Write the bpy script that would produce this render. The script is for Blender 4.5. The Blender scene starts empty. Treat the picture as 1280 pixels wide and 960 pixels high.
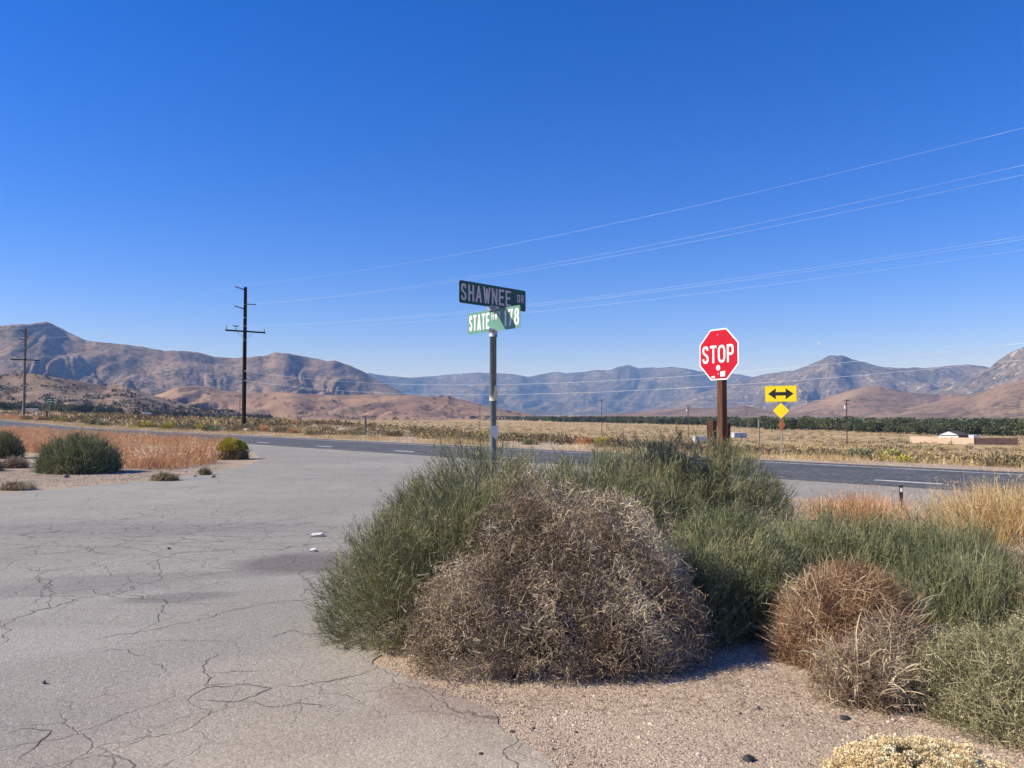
import bpy, math, random
import numpy as np
from mathutils import Vector, Matrix

# ------------------------------------------------------------------ camera, sky, sun, exposure
SC = bpy.context.scene
COL = SC.collection
F_PX, W_PX, H_PX, CAM_H, HORIZON = 961.0, 1280.0, 960.0, 1.6, 518.0
PITCH = math.atan((HORIZON - H_PX / 2) / F_PX)
cam_d = bpy.data.cameras.new('camera'); cam = bpy.data.objects.new('camera', cam_d); COL.objects.link(cam)
cam.location = (0, 0, CAM_H); cam.rotation_euler = (math.pi / 2 + PITCH, 0, 0)
cam_d.sensor_fit = 'HORIZONTAL'; cam_d.sensor_width = 36.0; cam_d.lens = 36.0 * F_PX / W_PX
cam_d.clip_start = 0.05; cam_d.clip_end = 90000
SC.camera = cam

SUN_EL = math.radians(38.0)
SHADOW_AZ = math.radians(6.0)                     # direction the shadows fall, from +X
to_sun = Vector((-math.cos(SHADOW_AZ) * math.cos(SUN_EL), -math.sin(SHADOW_AZ) * math.cos(SUN_EL), math.sin(SUN_EL)))
world = bpy.data.worlds.new('World'); SC.world = world; world.use_nodes = True
wn = world.node_tree.nodes; wl = world.node_tree.links; wn.clear()
sky = wn.new('ShaderNodeTexSky'); sky.sky_type = 'NISHITA'; sky.sun_disc = False
sky.sun_elevation = SUN_EL; sky.sun_rotation = math.atan2(to_sun.x, to_sun.y)
sky.altitude = 800; sky.air_density = 1.0; sky.dust_density = 0.1; sky.ozone_density = 3.0
bg = wn.new('ShaderNodeBackground'); bg.inputs['Strength'].default_value = 0.10
wo = wn.new('ShaderNodeOutputWorld')
hsv = wn.new('ShaderNodeHueSaturation'); hsv.inputs['Saturation'].default_value = 1.3; tin = wn.new('ShaderNodeMix'); tin.data_type = 'RGBA'; tin.blend_type = 'MULTIPLY'; tin.inputs[0].default_value = 1.0; tin.inputs[7].default_value = (0.84, 0.775, 1.08, 1); wl.new(sky.outputs[0], tin.inputs[6]); wl.new(tin.outputs[2], hsv.inputs['Color']); wl.new(hsv.outputs[0], bg.inputs[0]); wl.new(bg.outputs[0], wo.inputs[0])
sun_d = bpy.data.lights.new('sun', 'SUN'); sun_d.energy = 4.2; sun_d.angle = math.radians(0.53); sun_d.color = (1.0, 0.93, 0.79)
sun = bpy.data.objects.new('sun', sun_d); COL.objects.link(sun)
sun.rotation_euler = (-to_sun).to_track_quat('-Z', 'Y').to_euler(); sun.location = (-20, 5, 30)
SC.view_settings.view_transform = 'Standard'; SC.view_settings.look = 'None'
SC.view_settings.exposure = 0.7; SC.view_settings.gamma = 1.0; SC.view_settings.use_curve_mapping = False
SC.render.engine = 'CYCLES'; SC.cycles.use_denoising = True
SC.cycles.max_bounces = 6; SC.cycles.transparent_max_bounces = 8; SC.cycles.volume_bounces = 0

# ------------------------------------------------------------------ helpers
rng = np.random.default_rng(178)
UX, UY, NX, NY = 0.679, -0.734, 0.734, 0.679        # along and across the highway

def smooth(t):
    t = np.clip(t, 0, 1); return t * t * (3 - 2 * t)

_perm = np.random.default_rng(5).permutation(512)
_perm = np.concatenate([_perm, _perm, _perm]); _ga = np.random.default_rng(6).uniform(0, 2 * math.pi, 512)
def perlin(x, y, seed=0):
    x = np.asarray(x, float) + seed * 17.31; y = np.asarray(y, float) + seed * 9.77
    xi = np.floor(x).astype(int); yi = np.floor(y).astype(int); xf = x - xi; yf = y - yi
    u = xf * xf * xf * (xf * (xf * 6 - 15) + 10); v = yf * yf * yf * (yf * (yf * 6 - 15) + 10)
    def g(ix, iy, dx, dy):
        a = _ga[_perm[(_perm[ix & 511] + iy) & 511]]
        return np.cos(a) * dx + np.sin(a) * dy
    n00 = g(xi, yi, xf, yf); n10 = g(xi + 1, yi, xf - 1, yf); n01 = g(xi, yi + 1, xf, yf - 1); n11 = g(xi + 1, yi + 1, xf - 1, yf - 1)
    return ((n00 * (1 - u) + n10 * u) * (1 - v) + (n01 * (1 - u) + n11 * u) * v) * 1.5
def fbm(x, y, o=4, seed=0):
    r = 0; a = 1.0
    for i in range(o):
        r = r + a * perlin(x * 2 ** i, y * 2 ** i, seed + i); a *= 0.5
    return r
def ridged(x, y, o=4, seed=0):
    r = 0; a = 1.0; t = 0
    for i in range(o):
        r = r + a * np.minimum(np.abs(perlin(x * 2 ** i, y * 2 ** i, seed + i)) * 1.7, 1.2); t += a; a *= 0.48
    return r / t

def zf(x, y):                                        # the lie of the land
    x = np.asarray(x, float); y = np.asarray(y, float)
    n = NX * x + NY * y; s = UX * x + UY * y
    b = smooth((x + 35) / 50); n0 = 62 - 35 * b
    z = -8.5 * (1 - np.exp(-np.maximum(n - n0, 0) / 118) ** 1.0) / (1 - math.exp(-2.6)); z = np.maximum(z, -8.5 - 0.0 * n)
    z = z + np.minimum(0.012 * np.maximum(0, -s - 100) * (1 - smooth((n - 100) / 600)), 14) * (n > -4000)
    z = z + 0.16 * smooth((n - 29) / 12) * perlin(x / 5, y / 5, 3) + 0.5 * smooth((n - 60) / 80) * perlin(x / 45, y / 45, 4)
    return z
def zat(x, y): return float(zf(np.array([x]), np.array([y]))[0])

def ray(px, py):
    d = Vector(((px - W_PX / 2) / F_PX, 1.0, (H_PX / 2 - py) / F_PX))
    c, s = math.cos(PITCH), math.sin(PITCH)
    return Vector((d.x, c * d.y - s * d.z, s * d.y + c * d.z))
def place(px, py, Y):
    r = ray(px, py); return Vector((0, 0, CAM_H)) + r * (Y / r.y)
def gpx(px, py):                                     # a pixel on the flat ground at z = 0
    r = ray(px, py); p = Vector((0, 0, CAM_H)) + r * (-CAM_H / r.z); return (p.x, p.y)
def gpz(px, Y):                                      # a ground point at depth Y below column px
    x = (px - W_PX / 2) / F_PX * Y; return Vector((x, Y, zat(x, Y)))

def tag(o, label=None, cat=None, group=None, kind=None):
    if label: o['label'] = label
    if cat: o['category'] = cat
    if group: o['group'] = group
    if kind: o['kind'] = kind
    return o
def empty(name, loc=(0, 0, 0), rz=0.0):
    o = bpy.data.objects.new(name, None); COL.objects.link(o); o.location = loc; o.rotation_euler = (0, 0, rz)
    o.empty_display_size = 0.2
    return o
def mesh_np(name, V, F, mat, parent=None, attrs=None, smooth_sh=False):
    V = np.asarray(V, np.float32).reshape(-1, 3); F = np.asarray(F, np.int32)
    me = bpy.data.meshes.new(name); k = F.shape[1]
    me.vertices.add(len(V)); me.vertices.foreach_set('co', V.ravel())
    me.loops.add(F.size); me.loops.foreach_set('vertex_index', F.ravel())
    me.polygons.add(len(F)); me.polygons.foreach_set('loop_start', np.arange(0, F.size, k, dtype=np.int32))
    me.polygons.foreach_set('use_smooth', np.full(len(F), smooth_sh, bool))
    for n_, a in (attrs or {}).items():
        at = me.attributes.new(n_, 'FLOAT', 'POINT'); at.data.foreach_set('value', np.asarray(a, np.float32).ravel())
    me.update(calc_edges=True); me.validate()
    me.materials.append(mat)
    o = bpy.data.objects.new(name, me); COL.objects.link(o); o.parent = parent
    return o

class MB:                                            # collects polygons, builds one mesh object
    def __init__(self): self.v = []; self.f = []
    def poly(self, pts):
        i = len(self.v); self.v += [tuple(p) for p in pts]; self.f.append(tuple(range(i, i + len(pts)))); return self
    def box(self, c, size, rot=None):
        hx, hy, hz = size[0] / 2, size[1] / 2, size[2] / 2; i = len(self.v); c = Vector(c)
        for z in (-hz, hz):
            for x, y in ((-hx, -hy), (hx, -hy), (hx, hy), (-hx, hy)):
                p = Vector((x, y, z))
                if rot is not None: p = rot @ p
                self.v.append(tuple(p + c))
        for f in ((0, 3, 2, 1), (4, 5, 6, 7), (0, 1, 5, 4), (1, 2, 6, 5), (2, 3, 7, 6), (3, 0, 4, 7)):
            self.f.append(tuple(i + k for k in f))
        return self
    def bar(self, a, b, w, h):
        a, b = Vector(a), Vector(b); d = b - a
        q = d.to_track_quat('X', 'Z').to_matrix()
        return self.box((a + b) / 2, (d.length, w, h), q)
    def tube(self, pts, rad, sides=8, caps=True):
        pts = [Vector(p) for p in pts]; n = len(pts); base = len(self.v)
        rad = rad if isinstance(rad, (list, tuple)) else [rad] * n
        ref = Vector((0, 0, 1))
        if abs((pts[-1] - pts[0]).normalized().z) > 0.9: ref = Vector((1, 0, 0))
        for i, p in enumerate(pts):
            t = (pts[min(i + 1, n - 1)] - pts[max(i - 1, 0)]).normalized()
            a = t.cross(ref).normalized(); b = t.cross(a)
            for k in range(sides):
                w = 2 * math.pi * k / sides
                self.v.append(tuple(p + (a * math.cos(w) + b * math.sin(w)) * rad[i]))
        for i in range(n - 1):
            for k in range(sides):
                k2 = (k + 1) % sides
                self.f.append((base + i * sides + k, base + i * sides + k2, base + (i + 1) * sides + k2, base + (i + 1) * sides + k))
        if caps:
            self.f.append(tuple(base + k for k in range(sides)))
            self.f.append(tuple(base + (n - 1) * sides + k for k in reversed(range(sides))))
        return self
    def prism(self, outline, y0, y1):                # outline in local x,z; extruded along y
        n = len(outline); i = len(self.v)
        self.v += [(x, y0, z) for x, z in outline] + [(x, y1, z) for x, z in outline]
        self.f.append(tuple(i + k for k in range(n))); self.f.append(tuple(i + n + k for k in reversed(range(n))))
        for k in range(n):
            k2 = (k + 1) % n; self.f.append((i + k2, i + k, i + n + k, i + n + k2))
        return self
    def build(self, name, mat, parent=None, smooth_sh=False):
        me = bpy.data.meshes.new(name); me.from_pydata(self.v, [], self.f); me.validate(); me.update()
        if smooth_sh:
            for p in me.polygons: p.use_smooth = True
        me.materials.append(mat)
        o = bpy.data.objects.new(name, me); COL.objects.link(o); o.parent = parent
        return o

# ------------------------------------------------------------------ materials
class NT:
    def __init__(self, name, rough=0.9, spec=0.25):
        self.m = bpy.data.materials.new(name); self.m.use_nodes = True
        self.t = self.m.node_tree; self.b = self.t.nodes['Principled BSDF']
        self.b.inputs['Roughness'].default_value = rough
        self.b.inputs['Specular IOR Level'].default_value = spec
        self.geo = None
    def n(self, typ, **kw):
        nd = self.t.nodes.new(typ)
        for k, v in kw.items():
            if k in nd.inputs: nd.inputs[k].default_value = v
            else: setattr(nd, k, v)
        return nd
    def l(self, a, b): self.t.links.new(a, b)
    def pos(self, scale=(1, 1, 1), obj=False):
        if obj: src = self.n('ShaderNodeTexCoord').outputs['Object']
        else: src = self.n('ShaderNodeNewGeometry').outputs['Position']
        mp = self.n('ShaderNodeMapping'); mp.inputs['Scale'].default_value = scale
        self.l(src, mp.inputs['Vector']); return mp.outputs[0]
    def noise(self, vec, scale, detail=4, rough=0.55, dist=0.0):
        nd = self.n('ShaderNodeTexNoise', Scale=scale, Detail=detail, Roughness=rough, Distortion=dist)
        self.l(vec, nd.inputs['Vector']); return nd.outputs['Fac']
    def ramp(self, fac, stops, interp='LINEAR'):
        nd = self.n('ShaderNodeValToRGB'); cr = nd.color_ramp; cr.interpolation = interp
        while len(cr.elements) < len(stops): cr.elements.new(0.5)
        for e, (p, c) in zip(cr.elements, stops):
            e.position = p; e.color = (c, c, c, 1) if isinstance(c, (int, float)) else (*c, 1)
        self.l(fac, nd.inputs[0]); return nd.outputs[0]
    def mix(self, fac, a, b, mode='MIX'):
        nd = self.n('ShaderNodeMix', data_type='RGBA', blend_type=mode)
        for i, s in ((0, fac), (6, a), (7, b)):
            if isinstance(s, (int, float)): nd.inputs[i].default_value = s
            elif isinstance(s, tuple): nd.inputs[i].default_value = (*s, 1)
            else: self.l(s, nd.inputs[i])
        return nd.outputs[2]
    def math(self, op, a, b=None, c=None):
        nd = self.n('ShaderNodeMath', operation=op)
        for i, s in enumerate((a, b, c)):
            if s is None: continue
            if isinstance(s, (int, float)): nd.inputs[i].default_value = s
            else: self.l(s, nd.inputs[i])
        return nd.outputs[0]
    def col(self, c):
        if isinstance(c, tuple): self.b.inputs['Base Color'].default_value = (*c, 1)
        else: self.l(c, self.b.inputs['Base Color'])
        return self
    def bump(self, h, strength=0.5, dist=0.01):
        nd = self.n('ShaderNodeBump', Strength=strength, Distance=dist); self.l(h, nd.inputs['Height'])
        self.l(nd.outputs[0], self.b.inputs['Normal']); return self

def plain(name, c, rough=0.7, spec=0.3, metal=0.0, var=0.25, scale=12.0, dirt=None):
    t = NT(name, rough, spec); p = t.pos((1, 1, 1), obj=True)
    f = t.noise(p, scale, 5, 0.6)
    col = t.mix(t.ramp(f, [(0.3, 0.0), (0.7, 1.0)]), tuple(v * (1 - var) for v in c), tuple(min(1, v * (1 + var)) for v in c))
    if dirt: col = t.mix(t.ramp(t.noise(p, scale * 0.3, 6, 0.7), [(0.5, 0.0), (0.72, 0.7)]), col, dirt)
    t.col(col); t.b.inputs['Metallic'].default_value = metal
    return t.m
def leafy(name, stops, rough=0.75, trans=0.08):
    t = NT(name, rough, 0.2); a = t.n('ShaderNodeAttribute', attribute_name='tint')
    c = t.ramp(a.outputs['Fac'], stops); t.col(c)
    if trans:
        tr = t.n('ShaderNodeBsdfTranslucent'); t.l(c, tr.inputs[0]); mx = t.n('ShaderNodeMixShader'); mx.inputs[0].default_value = trans
        t.l(t.b.outputs[0], mx.inputs[1]); t.l(tr.outputs[0], mx.inputs[2]); t.l(mx.outputs[0], t.t.nodes['Material Output'].inputs['Surface'])
    return t.m

def ellipse_mask(t, p, cx, cy, rx, ry, rot, soft=0.4, wob=0.5):
    nz = t.n('ShaderNodeTexNoise', Scale=1.3, Detail=3.0); t.l(p, nz.inputs['Vector'])
    s = t.n('ShaderNodeVectorMath', operation='SUBTRACT'); t.l(p, s.inputs[0]); s.inputs[1].default_value = (cx, cy, 0)
    r = t.n('ShaderNodeVectorRotate', rotation_type='Z_AXIS'); t.l(s.outputs[0], r.inputs['Vector']); r.inputs['Angle'].default_value = -rot
    q = t.n('ShaderNodeVectorMath', operation='MULTIPLY'); t.l(r.outputs[0], q.inputs[0]); q.inputs[1].default_value = (1 / rx, 1 / ry, 0)
    ln = t.n('ShaderNodeVectorMath', operation='LENGTH'); t.l(q.outputs[0], ln.inputs[0])
    d = t.math('ADD', ln.outputs['Value'], t.math('MULTIPLY', t.math('SUBTRACT', nz.outputs['Fac'], 0.5), wob))
    return t.ramp(d, [(1 - soft, 1.0), (1.0, 0.0)])

def mat_ground():
    t = NT('ground_dirt', 0.95, 0.1); p = t.pos()
    big = t.noise(p, 0.03, 4); mid = t.noise(p, 0.6, 5, 0.6); fine = t.noise(p, 28, 4, 0.7)
    peb = t.n('ShaderNodeTexVoronoi', Scale=105.0); t.l(p, peb.inputs['Vector'])
    peb2 = t.n('ShaderNodeTexVoronoi', Scale=24.0); t.l(p, peb2.inputs['Vector'])
    c = t.mix(t.ramp(mid, [(0.35, 0), (0.65, 1)]), (0.41, 0.31, 0.222), (0.52, 0.405, 0.295))
    c = t.mix(t.ramp(big, [(0.4, 0), (0.6, 0.7)]), c, (0.46, 0.37, 0.27))
    cell = t.n('ShaderNodeSeparateColor'); t.l(peb.outputs['Color'], cell.inputs[0])
    c = t.mix(0.8, c, t.mix(1.0, c, t.ramp(cell.outputs[0], [(0, 0.25), (0.12, 0.6), (0.3, 0.92), (0.8, 1.05), (1, 1.5)]), 'MULTIPLY'))
    c = t.mix(t.ramp(fine, [(0.55, 0), (0.75, 0.55)]), c, (0.17, 0.125, 0.095))
    c = t.mix(t.ramp(t.noise(p, 0.9, 6, 0.7), [(0.48, 0), (0.66, 0.55)]), c, (0.27, 0.205, 0.155))
    isle = ellipse_mask(t, p, -13, 21, 7, 6.5, 0.3, 0.5, 0.8); c = t.mix(t.math('MULTIPLY', isle, 0.75), c, t.mix(t.ramp(t.noise(p, 1.4, 5, 0.7), [(0.38, 0), (0.62, 1)]), (0.19, 0.15, 0.12), (0.36, 0.285, 0.215)))
    # far valley: patches of low brush tones
    px = t.n('ShaderNodeSeparateXYZ'); t.l(p, px.inputs[0])
    nn = t.math('ADD', t.math('MULTIPLY', px.outputs[0], NX), t.math('MULTIPLY', px.outputs[1], NY))
    far = t.math('MULTIPLY', t.math('SUBTRACT', nn, 30.0), 1 / 60.0); far = t.ramp(far, [(0, 0), (1, 1)])
    brush = t.ramp(t.noise(p, 0.16, 7, 0.75), [(0.40, (0.56, 0.39, 0.205)), (0.50, (0.40, 0.29, 0.15)), (0.59, (0.25, 0.195, 0.095)), (0.69, (0.13, 0.105, 0.06))])
    c = t.mix(far, c, brush)
    t.col(c)
    hgt = t.math('ADD', t.math('MULTIPLY', peb.outputs['Distance'], -1.0), t.math('MULTIPLY', fine, 0.8))
    hgt = t.math('ADD', hgt, t.math('MULTIPLY', peb2.outputs['Distance'], -0.6))
    t.bump(hgt, 0.55, 0.009); return t.m

def crack_layer(t, p, scale, width, warp, seed):
    wv = t.n('ShaderNodeTexNoise', Scale=scale * 1.6, Detail=4.0, Roughness=0.6); 
    mp = t.n('ShaderNodeMapping'); mp.inputs['Location'].default_value = (seed, seed * 1.7, 0); t.l(p, mp.inputs[0]); t.l(mp.outputs[0], wv.inputs['Vector'])
    sub = t.n('ShaderNodeVectorMath', operation='SUBTRACT'); t.l(wv.outputs['Color'], sub.inputs[0]); sub.inputs[1].default_value = (0.5, 0.5, 0.5)
    sc = t.n('ShaderNodeVectorMath', operation='SCALE'); t.l(sub.outputs[0], sc.inputs[0]); sc.inputs['Scale'].default_value = warp / scale
    ad = t.n('ShaderNodeVectorMath', operation='ADD'); t.l(mp.outputs[0], ad.inputs[0]); t.l(sc.outputs[0], ad.inputs[1])
    fl = t.n('ShaderNodeVectorMath', operation='MULTIPLY'); t.l(ad.outputs[0], fl.inputs[0]); fl.inputs[1].default_value = (1, 1, 0)
    vo = t.n('ShaderNodeTexVoronoi', Scale=scale, feature='DISTANCE_TO_EDGE', voronoi_dimensions='2D'); t.l(fl.outputs[0], vo.inputs['Vector'])
    return t.ramp(vo.outputs['Distance'], [(0.0, 1.0), (width * scale * 0.5, 0.9), (width * scale, 0.0)])

def mat_pavement():
    t = NT('old_asphalt', 0.9, 0.2); p = t.pos()
    big = t.noise(p, 0.16, 5, 0.6); mid = t.noise(p, 1.1, 5, 0.65); 
    agg = t.n('ShaderNodeTexVoronoi', Scale=85.0); t.l(p, agg.inputs['Vector'])
    agc = t.n('ShaderNodeSeparateColor'); t.l(agg.outputs['Color'], agc.inputs[0])
    fine = t.noise(p, 60, 3, 0.7)
    c = t.mix(t.ramp(big, [(0.35, 0), (0.65, 1)]), (0.265, 0.248, 0.215), (0.345, 0.322, 0.278))
    c = t.mix(t.ramp(mid, [(0.42, 0), (0.7, 0.55)]), c, (0.245, 0.224, 0.19))
    # dust drifting in from the gravel at the corner
    dust = ellipse_mask(t, p, 0.2, 3.6, 4.2, 2.6, 0.5, 0.75, 0.7)
    c = t.mix(t.math('MULTIPLY', dust, 0.8), c, t.mix(t.ramp(mid, [(0.35, 0), (0.6, 1)]), (0.34, 0.275, 0.205), (0.45, 0.375, 0.285)))
    for (cx, cy, rx, ry, rot, k, cc) in ((-2.25, 8.35, 0.85, 0.75, 0, 0.95, (0.165, 0.148, 0.135)), (-2.95, 6.75, 0.62, 0.22, 0.25, 0.6, (0.15, 0.145, 0.14)),
                                         (-4.2, 7.1, 1.5, 0.35, 0.1, 0.45, (0.18, 0.17, 0.165)), (-2.7, 3.9, 1.1, 0.5, 0.3, 0.3, (0.19, 0.175, 0.165)), (-5.5, 10.8, 3.6, 0.8, 0.05, 0.4, (0.19, 0.185, 0.18)),
                                         (-0.35, 4.35, 0.55, 0.3, -0.5, 0.75, (0.27, 0.205, 0.165)), (-1.6, 4.9, 0.7, 0.35, 0.4, 0.5, (0.36, 0.315, 0.26)), (-3.6, 5.4, 1.4, 0.5, 0.2, 0.35, (0.38, 0.35, 0.31)), (-1.9, 3.4, 0.6, 0.3, -0.3, 0.4, (0.22, 0.20, 0.18)), (-3.6, 7.6, 1.6, 0.28, 0.15, 0.5, (0.20, 0.185, 0.17))):
        c = t.mix(t.math('MULTIPLY', ellipse_mask(t, p, cx, cy, rx, ry, rot), k), c, cc)
    c = t.mix(1.0, c, t.ramp(agc.outputs[0], [(0, 0.7), (0.2, 0.93), (0.8, 1.04), (1, 1.28)]), 'MULTIPLY')
    ck1 = t.math('MULTIPLY', crack_layer(t, p, 0.75, 0.011, 0.55, 3.0), t.ramp(t.noise(p, 0.35, 2), [(0.42, 0), (0.55, 1)]))
    ck2 = t.math('MULTIPLY', crack_layer(t, p, 2.4, 0.008, 0.5, 7.0), t.ramp(t.noise(p, 0.3, 3), [(0.44, 0), (0.56, 0.85)]))
    mp = t.pos((0.45, 1.5, 1))
    band = ellipse_mask(t, p, -3.5, 10.2, 7.0, 2.0, 0.0, 0.5, 0.6)
    ck3 = t.math('MULTIPLY', crack_layer(t, mp, 1.5, 0.016, 0.7, 1.0), t.math('MULTIPLY', band, 0.95))
    ck = t.math('MAXIMUM', t.math('MAXIMUM', ck1, ck2), ck3)
    c = t.mix(t.math('MULTIPLY', ck, 0.68), c, (0.085, 0.075, 0.065)); t.col(c)
    h = t.math('SUBTRACT', t.math('ADD', t.math('MULTIPLY', agg.outputs['Distance'], -0.5), t.math('MULTIPLY', fine, 0.6)), t.math('MULTIPLY', ck, 2.0))
    t.bump(h, 0.45, 0.007); return t.m

def mat_highway():
    t = NT('dark_asphalt', 0.85, 0.25); p = t.pos()
    agg = t.n('ShaderNodeTexVoronoi', Scale=14.0); t.l(p, agg.inputs['Vector'])
    agc = t.n('ShaderNodeSeparateColor'); t.l(agg.outputs['Color'], agc.inputs[0])
    c = t.mix(t.ramp(t.noise(p, 0.5, 5, 0.6), [(0.35, 0), (0.65, 1)]), (0.075, 0.078, 0.08), (0.105, 0.107, 0.108))
    px = t.n('ShaderNodeSeparateXYZ'); t.l(p, px.inputs[0])
    nn = t.math('ADD', t.math('MULTIPLY', px.outputs[0], NX), t.math('MULTIPLY', px.outputs[1], NY))
    wv = t.math('SINE', t.math('MULTIPLY', t.math('SUBTRACT', nn, 17.8), 3.6))
    c = t.mix(t.ramp(wv, [(0.5, 0.0), (1.0, 0.35)]), c, (0.14, 0.14, 0.14))
    c = t.mix(1.0, c, t.ramp(agc.outputs[0], [(0, 0.6), (0.5, 1.0), (1, 1.5)]), 'MULTIPLY')
    t.col(c); t.bump(agg.outputs['Distance'], 0.3, 0.01); return t.m

def mat_hill(name, ca, cb, shrub, k1=1 / 60, k2=1 / 14, thr=(0.52, 0.6), amt=0.85, rock=None, bumpd=6.0):
    t = NT(name, 1.0, 0.05); p = t.pos()
    c = t.mix(t.ramp(t.noise(p, k1 * 0.25, 5, 0.6), [(0.38, 0), (0.62, 1)]), ca, cb)
    if rock: c = t.mix(t.ramp(t.noise(p, k1, 6, 0.75), [(0.52, 0), (0.57, 0.9)]), c, rock)
    sp = t.noise(p, k2, 3, 0.7); dens = t.noise(p, k1 * 0.5, 4, 0.6)
    sp = t.math('ADD', sp, t.math('MULTIPLY', t.math('SUBTRACT', dens, 0.5), 0.5))
    c = t.mix(t.ramp(sp, [(thr[0], 0), (thr[1], amt)]), c, shrub); t.col(c)
    t.bump(t.noise(p, k1 * 1.5, 6, 0.7), 0.7, bumpd); return t.m

# ------------------------------------------------------------------ ground, roads
M_ground = mat_ground(); M_pave = mat_pavement(); M_road = mat_highway()
def build_ground():
    na = 270; rr = np.concatenate([np.linspace(0.05, 12, 40)[:-1], np.geomspace(12, 14000, 180)])
    a = np.linspace(0, 2 * math.pi, na, endpoint=False)
    R, A = np.meshgrid(rr, a, indexing='ij'); X = R * np.sin(A); Y = R * np.cos(A); Z = zf(X, Y)
    V = np.stack([X, Y, Z], -1).reshape(-1, 3); nr = len(rr)
    i = np.arange(nr - 1)[:, None] * na; j = np.arange(na)[None, :]; j2 = (j + 1) % na
    Fq = np.stack([i + j, i + na + j, i + na + j2, i + j2], -1).reshape(-1, 4)[:, ::-1]
    o = mesh_np('ground', V, Fq, M_ground, smooth_sh=True); tag(o, 'sandy tan desert ground with gravel and low brush', 'ground', kind='structure')
build_ground()

def sn(s, n): return (UX * s + NX * n, UY * s + NY * n)
def strip(name, n0, n1, s0, s1, dz, mat, parent=None, step=4.0, wob=0.0, seed=0):
    ss = np.arange(s0, s1 + step, step); V = []
    w0 = wob * perlin(ss / 1.7, ss * 0, seed); w1 = wob * perlin(ss / 1.7, ss * 0 + 5, seed)
    for s, a, b in zip(ss, w0, w1):
        for n in (n0 + a, n1 + b):
            x, y = sn(s, n); V.append((x, y, zat(*sn(s, 22)) + dz))
    F = [(2 * i, 2 * i + 2, 2 * i + 3, 2 * i + 1) for i in range(len(ss) - 1)]
    # kerb-less edge: a short skirt down into the dirt
    V = np.array(V); k = len(V); V2 = V.copy(); V2[:, 2] -= 0.06
    V = np.concatenate([V, V2])
    for i in range(len(ss) - 1):
        F.append((2 * i, k + 2 * i, k + 2 * i + 2, 2 * i + 2)); F.append((2 * i + 1, 2 * i + 3, k + 2 * i + 3, k + 2 * i + 1))
    return mesh_np(name, V, np.array(F), mat, parent)
hw = strip('highway', 17.8, 24.5, -760, 200, 0.024, M_road, wob=0.05)
tag(hw, 'dark grey two-lane asphalt highway crossing behind the bushes', 'road', kind='structure')
M_paint = plain('road_paint', (0.62, 0.62, 0.60), 0.7, var=0.25, scale=5, dirt=(0.2, 0.2, 0.2))
M_paint_old = plain('worn_road_paint', (0.34, 0.34, 0.33), 0.7, var=0.4, scale=3, dirt=(0.14, 0.14, 0.14))
strip('edge_line', 23.45, 23.62, -760, 200, 0.029, M_paint_old, hw, 4.0)
for k in range(-14, 8):
    s0 = -34.9 + 6.8 * k
    strip('lane_dash', 18.95, 19.10, s0, s0 + 1.5, 0.029, M_paint, hw, 1.5)

LEFT = [gpx(*p) for p in ((-60, 622), (0, 617), (40, 614), (100, 609), (150, 604), (200, 599), (245, 593), (283, 587), (308, 582), (322, 577), (324, 572), (318, 566), (300, 559), (262, 553))]
RIGHT = [gpx(760, 1010), gpx(690, 960), gpx(652, 930), gpx(615, 897), gpx(585, 874), gpx(548, 858), gpx(505, 846), gpx(470, 832), (-1.0, 6.0), (-0.8, 7.8), (-0.1, 9.6), (1.1, 11.6), (2.6, 13.6), (4.2, 16.0)]
def wobble(pts, amp, step, seed):
    out = []
    for a, b in zip(pts[:-1], pts[1:]):
        a, b = Vector((*a, 0)), Vector((*b, 0)); n = max(1, int((b - a).length / step)); d = (b - a).normalized(); q = Vector((-d.y, d.x, 0))
        for i in range(n):
            p = a + (b - a) * i / n; w = amp * (float(perlin(p.x * 2.3, p.y * 2.3, seed)) + 0.6 * float(perlin(p.x * 9, p.y * 9, seed + 1)))
            out.append((p.x + q.x * w, p.y + q.y * w))
    out.append(pts[-1]); return out
left_e = wobble([(-60, -40), (-22, -2), (-15, 8)] + LEFT, 0.09, 0.12, 11)
right_e = wobble([(30, -30), (5, -3), (2.0, 1.2)] + RIGHT, 0.05, 0.05, 12)
# shoulder of old pavement along the highway on the right
outline = left_e + [sn(-60, 16.3), sn(-60, 17.78), sn(-30, 17.79), sn(40, 17.79), sn(120, 17.79), sn(120, 14.6)] + wobble([sn(40, 14.5), sn(6, 14.5), sn(-4, 14.4)], 0.15, 0.3, 13) + right_e[::-1]
def build_pave():
    import bmesh
    bm = bmesh.new(); top = [bm.verts.new((x, y, 0.006)) for x, y in outline]
    f = bm.faces.new(top); f.normal_update()
    if f.normal.z < 0: f.normal_flip()
    bmesh.ops.triangulate(bm, faces=[f])
    low = [bm.verts.new((x, y, -0.02)) for x, y in outline]
    for i in range(len(top)):
        j = (i + 1) % len(top); bm.faces.new((top[i], top[j], low[j], low[i]))
    bmesh.ops.recalc_face_normals(bm, faces=bm.faces)
    me = bpy.data.meshes.new('side_road'); bm.to_mesh(me); bm.free(); me.materials.append(M_pave)
    o = bpy.data.objects.new('side_road', me); COL.objects.link(o)
    return tag(o, 'old cracked pale grey asphalt of the side road', 'road', kind='structure')
pave = build_pave()
M_crack = plain('crack_grit', (0.10, 0.09, 0.078), 0.95, 0.1, var=0.4, scale=30)
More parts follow.
